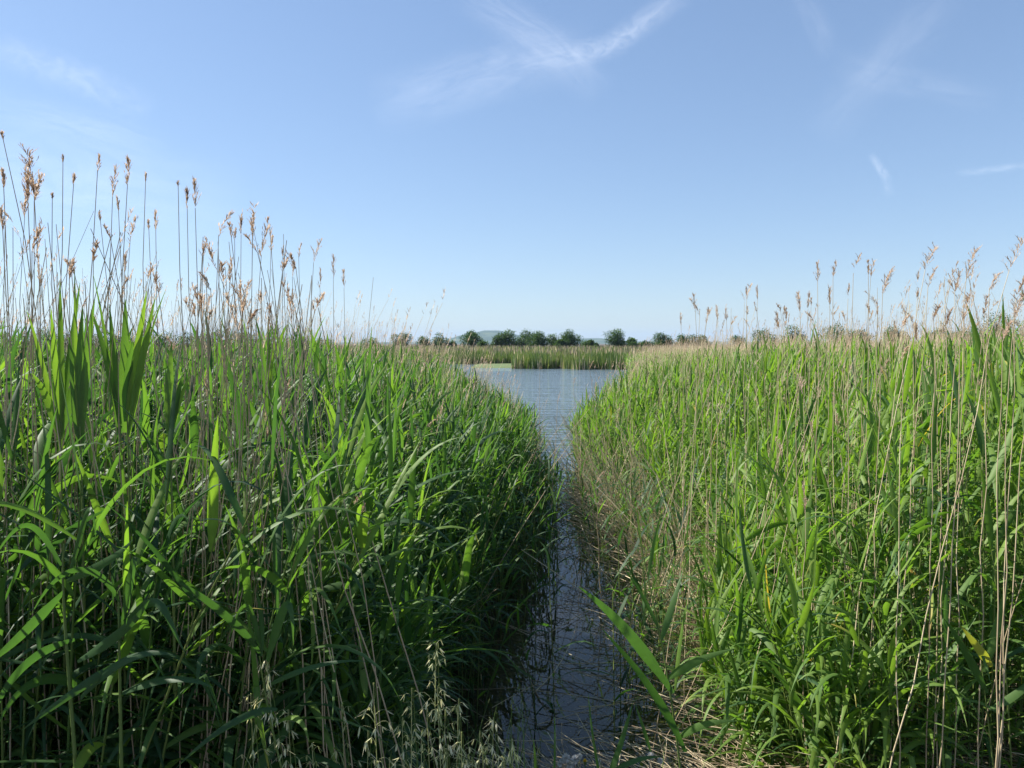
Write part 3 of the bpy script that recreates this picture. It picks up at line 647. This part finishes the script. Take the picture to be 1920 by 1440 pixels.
hero_plant([(1170, 1650, D1), (1150, 1500, D1), (1110, 1380, D1)],
 [([(1135, 1470, D1), (1165, 1400, D1), (1187, 1315, D1)], 16, .45), ([(1130, 1480, D1), (1110, 1400, D1), (1103, 1300, D1)], 9, .45), ([(1140, 1450, D1), (1200, 1415, D1), (1240, 1420, D1)], 14, .4), ([(1220, 1410, D1), (1205, 1360, D1), (1190, 1318, D1)], 9, .4)],
 'small green reed shoot at the bottom edge between the flowers and the broad-leaved reed', rad=.002)
D1 = 2.2
hero_plant([(1000, 1650, D1), (1004, 1500, D1), (1008, 1390, D1)], [([(1003, 1500, D1), (1006, 1430, D1), (1000, 1385, D1)], 9, .9), ([(1035, 1510, D1), (1042, 1430, D1), (1040, 1345, D1)], 6, .5)], 'tiny yellow-green shoot at the bottom edge in front of dark water', rad=.0015)
D1 = 3.3
hero_plant([(1585, 1560, D1), (1570, 1420, D1), (1550, 1280, D1)],
 [([(1560, 1380, D1), (1530, 1250, D1), (1405, 1230, D1)], 16, .5), ([(1570, 1420, D1), (1500, 1320, D1), (1425, 1215, D1)], 20, .5), ([(1530, 1260, D1), (1532, 1180, D1), (1556, 1112, D1)], 17, .7),
  ([(1560, 1350, D1), (1590, 1290, D1), (1588, 1225, D1)], 16, .5), ([(1545, 1290, D1), (1520, 1190, D1), (1490, 1130, D1)], 14, .5), ([(1580, 1420, D1), (1560, 1330, D1), (1545, 1250, D1)], 14, .75)],
 'bright green reed with upright leaves at the front of the right bank')
hero_plant([(1870, 1500, 2.9), (1850, 1330, 2.9), (1835, 1200, 2.9)], [([(1860, 1250, 2.9), (1835, 1215, 2.85), (1800, 1172, 2.85)], 22, .985), ([(1850, 1300, 2.9), (1800, 1200, 2.85), (1770, 1160, 2.85)], 24, .3), ([(1845, 1260, 2.9), (1880, 1150, 2.9), (1890, 1080, 2.9)], 20, .6), ([(1855, 1330, 2.9), (1920, 1300, 2.9), (1960, 1250, 2.9)], 20, .5)],
 'green reed with one yellowed leaf low at the right edge', rad=.003)
# left near plants
hero_plant([(560, 1560, 1.9), (500, 1350, 1.9), (487, 1230, 1.9)],
 [([(487, 1225, 1.9), (440, 1160, 1.85), (360, 1105, 1.82), (330, 1090, 1.8)], 26, .35), ([(490, 1225, 1.9), (470, 1130, 1.9), (460, 1090, 1.9), (425, 1215, 1.85)], 16, .4), ([(500, 1240, 1.9), (520, 1160, 1.9), (550, 1060, 1.87), (550, 1210, 1.85)], 30, .45),
  ([(490, 1230, 1.9), (492, 1140, 1.9), (480, 1110, 1.9)], 16, .35), ([(520, 1330, 1.9), (440, 1330, 1.85), (330, 1440, 1.8)], 20, .3), ([(495, 1290, 1.9), (600, 1230, 1.85), (690, 1240, 1.85)], 14, .3)],
 'green reed with a wide folded leaf tip left of the wild oats', rad=.0035, tint=.35)
hero_plant([(150, 1560, 1.8), (135, 1300, 1.8), (110, 1100, 1.8), (120, 1020, 1.8)],
 [([(128, 1080, 1.8), (155, 1000, 1.8), (170, 880, 1.72), (180, 1010, 1.72)], 16, .4), ([(115, 1060, 1.8), (60, 960, 1.8), (40, 960, 1.72), (-20, 1060, 1.72)], 15, .35), ([(120, 1110, 1.8), (40, 1200, 1.72), (-30, 1250, 1.72)], 30, .3),
  ([(125, 1090, 1.8), (220, 1050, 1.72), (250, 1010, 1.72)], 22, .35), ([(140, 1200, 1.8), (20, 1230, 1.72), (-20, 1360, 1.72)], 26, .25), ([(150, 1310, 1.8), (240, 1200, 1.72), (330, 1230, 1.72)], 24, .25), ([(145, 1240, 1.8), (250, 1180, 1.72), (280, 1125, 1.72)], 26, .3)],
 'drooping broad-leaved green reed at the lower left edge', rad=.005, tint=.3)
hero_plant([(230, 1560, 1.8), (225, 1300, 1.8), (222, 1110, 1.8)],
 [([(224, 1210, 1.8), (250, 1020, 1.76), (270, 970, 1.72), (235, 1180, 1.72)], 15, .4), ([(228, 1240, 1.8), (130, 1300, 1.72), (40, 1370, 1.72)], 22, .25), ([(228, 1300, 1.8), (330, 1250, 1.72), (400, 1290, 1.72)], 24, .25), ([(224, 1130, 1.8), (180, 1040, 1.72), (110, 1050, 1.72), (60, 1150, 1.72)], 20, .35),
  ([(226, 1180, 1.8), (310, 1080, 1.72), (300, 1140, 1.72), (350, 1230, 1.72)], 22, .3)],
 'green reed whose narrow leaf tip hooks over, second from the lower left edge', rad=.005, tint=.3)
def tuft(px, pyb, d, tips, label):
    hero_plant([(px + 10, 1300, d), (px + 5, 900, d), (px, pyb, d)], [([(px + U(-4, 4), pyb + U(0, 60), d), ((px + tx) / 2 + U(-6, 6), (pyb + ty) / 2 - 20, d), (tx, ty, d + U(-.05, .05))], w_, c_) for (tx, ty, w_, c_) in tips], label, rad=.004, group='bright upright leaf tufts on the left bank', tint=.6)
tuft(112, 790, 2.2, [(112, 525, 22, .78), (150, 530, 18, .7), (95, 575, 16, .85), (50, 582, 12, .85), (60, 700, 26, .75), (150, 700, 24, .5)], 'leftmost bright green leaf tuft standing above the left bank')
tuft(150, 800, 2.15, [(155, 575, 24, .55), (178, 560, 20, .7), (140, 505, 10, .8), (130, 640, 28, .6)], 'second bright green leaf tuft from the left, broad stiff leaves')
tuft(225, 790, 2.25, [(170, 580, 22, .65), (205, 570, 20, .6), (175, 515, 8, .7), (210, 620, 24, .5)], 'bright green leaf tuft with a leaf bowed left, middle of the left bank')
tuft(238, 770, 2.2, [(235, 560, 26, .6), (275, 545, 20, .85), (292, 555, 18, .8), (310, 545, 7, .85), (250, 640, 22, .5)], 'widest bright green leaf tuft with three spread leaves against the sky')
tuft(318, 800, 2.05, [(322, 640, 20, .75), (310, 690, 16, .8), (345, 700, 16, .5), (360, 700, 12, .85)], 'lower bright green leaf tuft just left of the brown stem clump')
tuft(505, 760, 2.5, [(503, 592, 14, .8), (520, 590, 9, .85), (490, 640, 16, .6)], 'small bright green leaf tuft among the brown stems')

# ------------------------------------------------------------------ wild oats
def oat(px, py, d, n_sp, label, tint=.5, footdx=20):
    top = at(px, py, d); base = np.array([top[0] + footdx / F * d, d + 0.05, 0.55])
    e = empty('wild_oat', base); K = 8; t = np.linspace(0, 1, K)[:, None]
    p = base * (1 - t) + top * t; p[:, 0] += 0.02 * np.sin(t[:, 0] * 3)
    g = Geo(); tubes(g, p[None], (0.0016 * np.linspace(1.2, .5, K))[None], [.5], 5)
    g.build('stem', M_OATG, e, base)
    g = Geo(); s = U(0.0, 1.0, n_sp); H = np.linalg.norm(top - base)
    P0 = top - (top - base) / H * (s * min(0.24, H * .6))[:, None]
    az = U(0, 6.28, n_sp); L = U(0.015, 0.05, n_sp) * (0.5 + s)
    tubes(g, (top * (1 - t) + (top - (top - base) / H * min(.24, H * .6)) * t)[None], np.full((1, K), .0012), [.3], 4)
    V = blades(g, P0, az, U(0.3, 0.9, n_sp), L, np.full(n_sp, .0009), U(1.2, 3, n_sp), np.full(n_sp, .4), 4, False, wbase=1, wpow=8)
    tipP = V[:, -1].mean(1)
    for k in range(3):       # two glumes and an awn per spikelet
        N = n_sp
        blades(g, tipP, az + rng.normal(0, .5, N), U(2.3, 3.0, N) - k * .25, U(0.017, 0.024, N) if k < 2 else U(.025, .035, N), np.full(N, 0.0042 if k < 2 else 0.0007), np.zeros(N), np.clip(tint + rng.normal(0, .22, N), 0, 1), 4, k < 2, 0.5, wbase=0.25, wpow=2.5)
    g.build('panicle', M_OAT, e, base)
    for sL in (U(.12, .3), U(.35, .6)):
        g = Geo(); blades(g, (base * (1 - sL) + top * sL)[None], U(0, 6.28, 1), U(.3, .6, 1), U(.12, .22, 1), np.full(1, .006), U(1, 2, 1), U(0, 1, 1), 6, True)
        g.build('leaf', M_OATG, e, base)
    tag(e, label, 'wild oat', 'wild oats at the bottom edge')
oat(500, 1238, 1.9, 24, 'tall wild oat with cream drooping husks, leftmost at the bottom', .8, 40)
oat(818, 1205, 2.0, 24, 'tall wild oat with pale green husks in front of dark water', .5, -20)
oat(925, 1345, 2.0, 26, 'wild oat with dense golden husks nearest the channel', .75, -10)
oat(865, 1372, 1.9, 22, 'wild oat between the tall pale one and the golden one', .65, 0)
for (px, py) in ((800, 1330), (860, 1310), (960, 1385), (900, 1370), (820, 1290), (540, 1330), (470, 1300), (585, 1400), (640, 1320), (700, 1280), (690, 1370), (755, 1345), (772, 1290), (790, 1385), (835, 1330), (905, 1400), (612, 1440), (730, 1420), (838, 1405), (945, 1420), (885, 1420)):
    oat(px, py, U(1.85, 2.1), int(U(9, 17)), 'short wild oat in the loose row along the bottom edge', U(.3, .75), U(-20, 20))
# thin grass blades between the oats
g = Geo(); N = 420; x = U(-0.75, 0.9, N); y = U(1.9, 3.4, N)
blades(g, np.stack([x, y, shore(x, y) - .02], 1), U(0, 6.28, N), U(0.05, .45, N), U(.25, .62, N) * np.where(x > .1, .5, 1), U(.003, .006, N), U(.2, 1.4, N), U(0, 1, N), 6, False)
o = g.build('grass', M_OATG); tag(o, 'thin grass blades among the wild oats at the bottom edge', 'grass', kind='stuff')

# ------------------------------------------------------------------ flowers and seed heads
def ball_tris(g, c, n, r, L, W, tint):
    d = norm(rng.normal(0, 1, (n, 3))); P0 = c + d * r * 0.25
    blades(g, P0, np.arctan2(d[:, 1], d[:, 0]), np.arccos(np.clip(d[:, 2], -1, 1)), np.full(n, L), np.full(n, W), np.zeros(n), np.clip(tint + rng.normal(0, .2, n), 0, 1), 2, False, wbase=.8)
def seed_head(px, py, d, r, label):
    c = at(px, py, d); base = c + np.array([U(-.03, .03), .03, -.28]); e = empty('seed_head', base)
    g = Geo(); t = np.linspace(0, 1, 5)[:, None]; tubes(g, (base * (1 - t) + c * t)[None], np.full((1, 5), .0014), [.3], 5); g.build('stem', M_DRY, e, base)
    g = Geo(); ball_tris(g, c, 120, r, r, r * .22, .6); g.build('fluff', M_WHITE, e, base); tag(e, label, 'seed head', 'fluffy seed heads at the bottom edge')
for i, (px, py, r) in enumerate(((1062, 1421, .012), (1078, 1424, .012), (1068, 1434, .012), (1055, 1426, .009), (1087, 1418, .008), (1050, 1432, .008))):
    seed_head(px, py, 2.45, r, 'fluffy white seed head in the small cluster left of the yellow flower')
seed_head(1122, 1428, 2.5, .008, 'small pale seed head just right of the yellow flower')
seed_head(1220, 1417, 2.6, .010, 'pale seed head at the foot of the broad-leaved reed, left of two')
seed_head(1238, 1426, 2.6, .009, 'pale seed head at the foot of the broad-leaved reed, right of two')
c = at(1097, 1428, 2.42); base = c + np.array([.01, .03, -.26]); e = empty('yellow_flower', base)
g = Geo(); t_ = np.linspace(0, 1, 5)[:, None]; tubes(g, (base * (1 - t_) + c * t_)[None], np.full((1, 5), .0015), [.3], 5); g.build('stem', M_OATG, e, base)
g = Geo(); n = 46; blades(g, np.tile(c, (n, 1)), U(0, 6.28, n), U(.3, 1.35, n), U(.006, .010, n), np.full(n, .0028), np.zeros(n), U(0, 1, n), 2, False, wbase=.8); g.build('petals', M_YELLOW, e, base)
g = Geo(); ball_tris(g, c - np.array([0, 0, .004]), 30, .006, .006, .003, .3); g.build('calyx', M_OATG, e, base)
tag(e, 'single small yellow flower at the bottom edge beside white seed heads', 'flower')

# ------------------------------------------------------------------ far reed bed
gF, gT = Geo(), Geo()
n = 26000; x = U(-62, 62, n); dd = U(0, 1, n) ** 1.6 * 9; y = far_edge(x) + dd - 0.3
Hh = (1.05 + 0.35 * np.clip(dd / 3, 0, 1) + 0.12 * np.sin(x * .9) + U(-.15, .15, n))
blades(gF, np.stack([x, y, np.full(n, -0.05)], 1), U(0, 6.28, n), U(0, .16, n), Hh + .1, U(.05, .13, n), U(0, .5, n), np.clip(0.45 + 0.2 * np.sin(x * 1.3 + 2 * np.sin(x * .4)) + rng.normal(0, .25, n), 0, 1), 3, False, wbase=.9)
n = 30000; x = U(-150, 170, n); f = U(0, 1, n); y = far_edge(x) + 2 + 135 * f ** 1.4; k = np.abs(x) < .72 * y + 3; x, y = x[k], y[k]; n = len(x)
top = np.interp(y, [70, 90, 200], [1.35, 1.55, 1.95])
blades(gF, np.stack([x, y, np.full(n, 0.2)], 1), U(0, 6.28, n), U(0, .2, n), top - .2 + U(-.25, .05, n), U(.10, .28, n) * y / 90, U(0, .5, n), np.clip(rng.normal(.6, .3, n), 0, 1), 2, False, wbase=.9)
n = 26000; x = U(-150, 170, n); f = U(0, 1, n); y = far_edge(x) + 0.4 + 135 * f ** 1.5; k = np.abs(x) < .72 * y + 3; x, y = x[k], y[k]; n = len(x)
top = np.interp(y, [69, 75, 90, 200], [1.35, 1.6, 1.75, 2.12])
blades(gT, np.stack([x, y, np.full(n, 0.1)], 1), U(0, 6.28, n), U(0, .14, n), top - .1 + U(-.25, .1, n), U(.03, .10, n) * y / 80, U(0, .3, n), np.clip(.45 + rng.normal(0, .3, n), 0, 1), 2, False, wbase=.6, wpow=6)
n = 1500; x = U(-62, 62, n); y = far_edge(x) - .4 + U(0, .4, n)
blades(gT, np.stack([x, y, np.full(n, -.05)], 1), U(0, 6.28, n), U(0, .2, n), U(.8, 1.4, n), U(.02, .05, n), U(0, .3, n), U(.3, 1, n), 2, False, wbase=.9, wpow=6)
o = gF.build('far_reeds', M_FARG); tag(o, 'green reed bed walling the far shore of the lake', 'reeds', kind='stuff')
o = gT.build('far_dry_reeds', M_DRY); tag(o, 'tan dry reed tops spread over the far reed bed', 'reeds', kind='stuff')

# ------------------------------------------------------------------ trees
def tree(px, top_py, wpx, d, label, group=None, name='tree', m=M_TREE, n=3200, leaf=.26, base_z=0.2, lobes=9):
    c = at(px, top_py, d); X = c[0]; top = c[2] + 0.03 * (c[2] - base_z); Wd = wpx / F * d / 2 * 1.42; Ht = top - base_z
    base = np.array([X, d, base_z]); e = empty(name, base)
    g = Geo(); t = np.linspace(0, 1, 6)[:, None]
    p = base * (1 - t) + np.array([X + U(-.2, .2), d, base_z + Ht * .75]) * t
    tubes(g, p[None], (0.045 * Ht * np.linspace(1, .25, 6))[None], [.5], 7)
    cen = []
    for i in range(lobes):
        a = U(0, 6.28); rr = Wd * U(.2, .66) if i else 0
        zz = base_z + Ht * (U(.16, .70) if i else .74); cen.append([X + rr * math.cos(a), d + rr * math.sin(a) * .8, zz])
        q = np.array(cen[-1]); s0 = base + np.array([0, 0, Ht * .2]); tt = np.linspace(0, 1, 5)[:, None]; pp = s0 * (1 - tt) + q * tt; pp[:, 2] += .1 * Ht * np.sin(tt[:, 0] * 3.14)
        tubes(g, pp[None], (0.018 * Ht * np.linspace(1, .3, 5))[None], [.5], 5)
    g.build('trunk', M_BARK, e, base)
    cen = np.array(cen); k = rng.integers(0, lobes, n); dr = norm(rng.normal(0, 1, (n, 3))); rad = U(.25, 1, n) ** .45 * (1 + .15 * rng.normal(0, 1, n))
    lr = np.array([min(Wd * .6, Ht * .36) * U(.65, 1.05) for _ in range(lobes)]); lr[0] = Ht * .26
    P = cen[k] + dr * (rad * lr[k])[:, None] * np.array([1, 1, .9]); P[:, 2] = np.maximum(P[:, 2], base_z + .1 + U(0, .4, n))
    lt = U(-.2, .2, lobes)[k]
    g = Geo(); blades(g, P, U(0, 6.28, n), U(.2, 2.4, n), U(.7, 1.4, n) * leaf, U(.5, 1, n) * leaf, U(0, .5, n), np.clip(.45 + lt + rng.normal(0, .25, n), 0, 1), 2, False, wbase=.5)
    g.build('crown', m, e, base); tag(e, label, 'tree' if name == 'tree' else name.replace('_', ' '), group)
T = 200
for (px, ty, w_, d, lab) in [
 (823, 624, 25, T, 'small dark round tree just left of the blue hill'), (885, 619.5, 38, T, 'round green tree standing before the blue hill'),
 (930, 629, 24, T, 'low bush at the left end of the long tree clump'), (954, 617.5, 46, T, 'tallest tree at the left of the central clump'),
 (986, 617.5, 40, T + 4, 'second tree of the central clump, touching the tallest'), (1010, 620, 40, T - 3, 'third tree of the central clump with a bright side'),
 (1036, 626, 30, T, 'small tree at the right end of the central clump'), (1068, 618.5, 42, T, 'domed tree right of the central clump'),
 (1052, 636, 32, T - 12, 'low spreading bush at the foot of the domed tree'), (1108, 637, 44, T - 5, 'low bush row in the gap before the distant ridge'),
 (1158, 616, 42, T - 6, 'round tree alone to the right of the gap above the lake'), (1186, 634, 32, T - 10, 'low bush beside the lone round tree'),
 (1240, 623.5, 46, T, 'first broad tree behind the start of the right bank plumes'), (1278, 627, 44, T, 'second broad tree behind the start of the right bank plumes'), (1317, 628, 32, T, 'smaller third tree behind the right bank plumes'),
 (1380, 634, 30, T, 'low tree half hidden by the plumes of the right bank'), (1432, 622, 56, T - 10, 'tree hidden behind pinkish plumes on the right bank'), (1486, 613.5, 62, T - 10, 'dark tree right of the pinkish plumes'),
 (1570, 611, 62, T - 20, 'broad dark tree behind the tall upright plumes'), (1615, 622, 46, T - 20, 'right shoulder tree of the broad dark pair'), (1672, 616.5, 34, T - 20, 'small round tree behind the far-leaning dry reed'), (1694, 626, 26, T - 20, 'low tree at the right of the small round tree'),
 (1760, 620, 50, T - 30, 'bushy tree behind the plumes left of the willow'), (1812, 622, 48, T - 30, 'tree touching the left side of the willow'),
 (755, 624, 40, T, 'tree half hidden by reed tops left of the lake'), (790, 630, 28, T, 'low tree between the small dark tree and the reed tops'), (848, 639, 20, T, 'tiny bush right of the small dark tree'),
 (905, 639, 26, T - 5, 'tiny bush right of the round green tree'), (1210, 638, 26, T, 'tiny bush left of the first broad tree')]:
    ty = ty - 5 if px > 1350 else ty
    tree(px, ty, w_, d, lab, 'trees along the horizon', n=5200 if w_ > 30 else 2600, leaf=.30)
tree(1872, 584, 96, 90, 'tall pale green willow near the right edge of the horizon', name='willow_tree', m=M_WILLOW, n=9000, leaf=.17, lobes=14)
tree(1925, 616, 60, 110, 'dark tree cut by the right edge behind the willow', n=4000, leaf=.2)
for i, (px, ty, w_) in enumerate([(8, 626, 44), (45, 622, 46), (84, 612, 40), (122, 622, 44), (160, 624, 44), (196, 620, 46), (236, 625, 40), (272, 618, 50), (312, 620, 50), (350, 622, 44), (384, 624, 40), (416, 612, 52), (446, 619, 38), (480, 626, 44), (540, 632, 44), (600, 634, 44), (700, 632, 40)]):
    if px in (84, 416): lab = {84: 'taller hump of the dark hedge seen through the leftmost stems', 416: 'tallest tree of the hedge, behind the dense brown clump'}[px]
    else: lab = 'dark hedge tree on the left horizon seen through the dry stems'
    tree(px, ty, w_ * 1.15, 170, lab, 'hedge trees on the left horizon', n=1900, leaf=.3)

# ------------------------------------------------------------------ wisps of cloud, thousands of metres up
def cloud_mat(name, alpha, seed, sc=(1.2, 6), sharp=.35):
    m, t = mat(name)
    uv = node(t, 'ShaderNodeUVMap'); sx = node(t, 'ShaderNodeSeparateXYZ'); t.links.new(uv.outputs[0], sx.inputs[0])
    mp = node(t, 'ShaderNodeMapping'); mp.inputs['Scale'].default_value = (sc[0], sc[1], 1); mp.inputs['Location'].default_value = (seed, seed * 1.7, 0); t.links.new(uv.outputs[0], mp.inputs[0])
    nz = node(t, 'ShaderNodeTexNoise', Scale=2.4, Detail=9.0, Roughness=.68, Distortion=1.1); t.links.new(mp.outputs[0], nz.inputs['Vector'])
    def bell(o, pw):     # 4u(1-u) ** pw
        a = node(t, 'ShaderNodeMath', operation='SUBTRACT'); a.inputs[0].default_value = 1; t.links.new(o, a.inputs[1])
        b = node(t, 'ShaderNodeMath', operation='MULTIPLY'); t.links.new(o, b.inputs[0]); t.links.new(a.outputs[0], b.inputs[1])
        c = node(t, 'ShaderNodeMath', operation='MULTIPLY'); c.inputs[1].default_value = 4; t.links.new(b.outputs[0], c.inputs[0])
        d = node(t, 'ShaderNodeMath', operation='POWER'); d.inputs[1].default_value = pw; t.links.new(c.outputs[0], d.inputs[0]); return d.outputs[0]
    r = node(t, 'ShaderNodeMapRange', interpolation_type='SMOOTHSTEP'); r.inputs[1].default_value = .5 - sharp; r.inputs[2].default_value = .5 + sharp; t.links.new(nz.outputs[0], r.inputs[0])
    f = r.outputs[0]
    for q in (bell(sx.outputs[0], .8), bell(sx.outputs[1], 2.6)):
        k = node(t, 'ShaderNodeMath', operation='MULTIPLY'); t.links.new(f, k.inputs[0]); t.links.new(q, k.inputs[1]); f = k.outputs[0]
    k = node(t, 'ShaderNodeMath', operation='MULTIPLY'); k.inputs[1].default_value = alpha * 0.18; t.links.new(f, k.inputs[0])
    df = node(t, 'ShaderNodeBsdfDiffuse'); df.inputs[0].default_value = (1, 1, 1, 1); tl = node(t, 'ShaderNodeBsdfTranslucent'); tl.inputs[0].default_value = (1, 1, 1, 1)
    ad = node(t, 'ShaderNodeMixShader'); ad.inputs[0].default_value = .8; t.links.new(df.outputs[0], ad.inputs[1]); t.links.new(tl.outputs[0], ad.inputs[2])
    tp = node(t, 'ShaderNodeBsdfTransparent'); mx = node(t, 'ShaderNodeMixShader'); t.links.new(k.outputs[0], mx.inputs[0]); t.links.new(tp.outputs[0], mx.inputs[1]); t.links.new(ad.outputs[0], mx.inputs[2])
    o_ = node(t, 'ShaderNodeOutputMaterial'); t.links.new(mx.outputs[0], o_.inputs[0]); return m
def wisp(pts, wid, alpha, label, seed, alt=2500, sc=(1.2, 2), sharp=.3):
    P = np.array(pts, float); n = 24; s = np.linspace(0, 1, n); u = np.linspace(0, 1, len(P))
    cx, cy_ = np.interp(s, u, P[:, 0]), np.interp(s, u, P[:, 1]); dx, dy = np.gradient(cx), np.gradient(cy_)
    L = np.hypot(dx, dy); nx, ny = -dy / L, dx / L; V = []; uvs = []; wid = wid * 1.5
    for i in range(n):
        for j in range(5):
            v = (j / 4 - .5) * wid; q = at_z(cx[i] + nx[i] * v, min(cy_[i] + ny[i] * v, 600), alt); V.append(q); uvs.append((s[i], j / 4))
    idx = np.arange(n * 5).reshape(n, 5); Q = np.stack([idx[:-1, :-1], idx[:-1, 1:], idx[1:, 1:], idx[1:, :-1]], -1)
    g = Geo(); g.add(np.array(V), Q, .5); o = g.build('cloud_wisp', cloud_mat('cloud wisp', alpha, seed, sc, sharp))
    uvl = o.data.uv_layers.new(name='UVMap'); vi = np.zeros(len(o.data.loops), np.int32); o.data.loops.foreach_get('vertex_index', vi)
    uvl.data.foreach_set('uv', np.array(uvs, np.float32)[vi].ravel()); tag(o, label, 'cloud', 'wisps of high cloud'); o.visible_shadow = True
wisp([(860, -25), (960, 40), (1050, 95), (1130, 180)], 75, .55, 'faint white cloud streak slanting down right to the crossing, top centre', 1)
wisp([(1300, -25), (1215, 35), (1150, 82), (1085, 103), (960, 125)], 46, .95, 'brightest thin cloud streak, kinked, rising to the top edge right of centre', 2, 2480, (3, 1.2))
wisp([(1120, 95), (1000, 112), (900, 140), (800, 175), (690, 195)], 105, .62, 'broad soft cloud patch trailing left from the crossing', 3, 2520)
wisp([(-60, 75), (60, 112), (170, 155), (290, 215)], 62, .60, 'white cloud streak entering from the left edge, upper of the left ones', 4, 2500, (3, 1.2))
wisp([(-80, 190), (80, 222), (200, 250), (320, 290)], 70, .42, 'pale cloud streak below the upper left one', 5, 2460)
wisp([(-200, 300), (60, 320), (260, 360), (460, 385)], 160, .55, 'wide milky cloud band low at the left behind the dry reeds', 6, 2540)
wisp([(1800, -30), (1700, 70), (1630, 150), (1530, 260)], 90, .30, 'very faint cloud streak slanting down left, upper right sky', 7, 2500)
wisp([(1560, 110), (1640, 148), (1740, 160), (1880, 190)], 60, .28, 'very faint level cloud smear crossing the upper right streak', 8, 2470)
wisp([(1632, 288), (1645, 308), (1660, 330), (1668, 368)], 17, .85, 'tiny bright curved cloud wisp alone in the right sky', 9, 2500, (2, .6), .25)
wisp([(1790, 326), (1860, 318), (1960, 306)], 14, .55, 'thin faint vapour line at the right edge of the sky', 10, 2500, (2, .6))
wisp([(1490, -30), (1530, 40), (1560, 110)], 50, .25, 'shortest faint cloud trace at the top, right of centre', 12, 2530)

# ------------------------------------------------------------------ haze
HAZE = 0.00009
m, t = mat('haze'); v = node(t, 'ShaderNodeVolumePrincipled', Density=HAZE); v.inputs['Color'].default_value = (0.5, 0.7, 1.0, 1); v.inputs['Anisotropy'].default_value = 0.0
o_ = node(t, 'ShaderNodeOutputMaterial'); t.links.new(v.outputs[0], o_.inputs['Volume'])
x0, x1, y0, y1, z0, z1 = -9100, 9100, -310, 9100, -3, 120
V = [(x, y, z) for z in (z0, z1) for y in (y0, y1) for x in (x0, x1)]
g = Geo(); g.add(V, [(0, 2, 3, 1), (4, 5, 7, 6), (0, 1, 5, 4), (2, 6, 7, 3), (0, 4, 6, 2), (1, 3, 7, 5)], .5)
hz = g.build('haze', m, smooth=False); tag(hz, kind='stuff')
import os
if os.environ.get('NOHAZE'): bpy.data.objects.remove(hz)
print('green', n_ind, 'dry', dry_count)
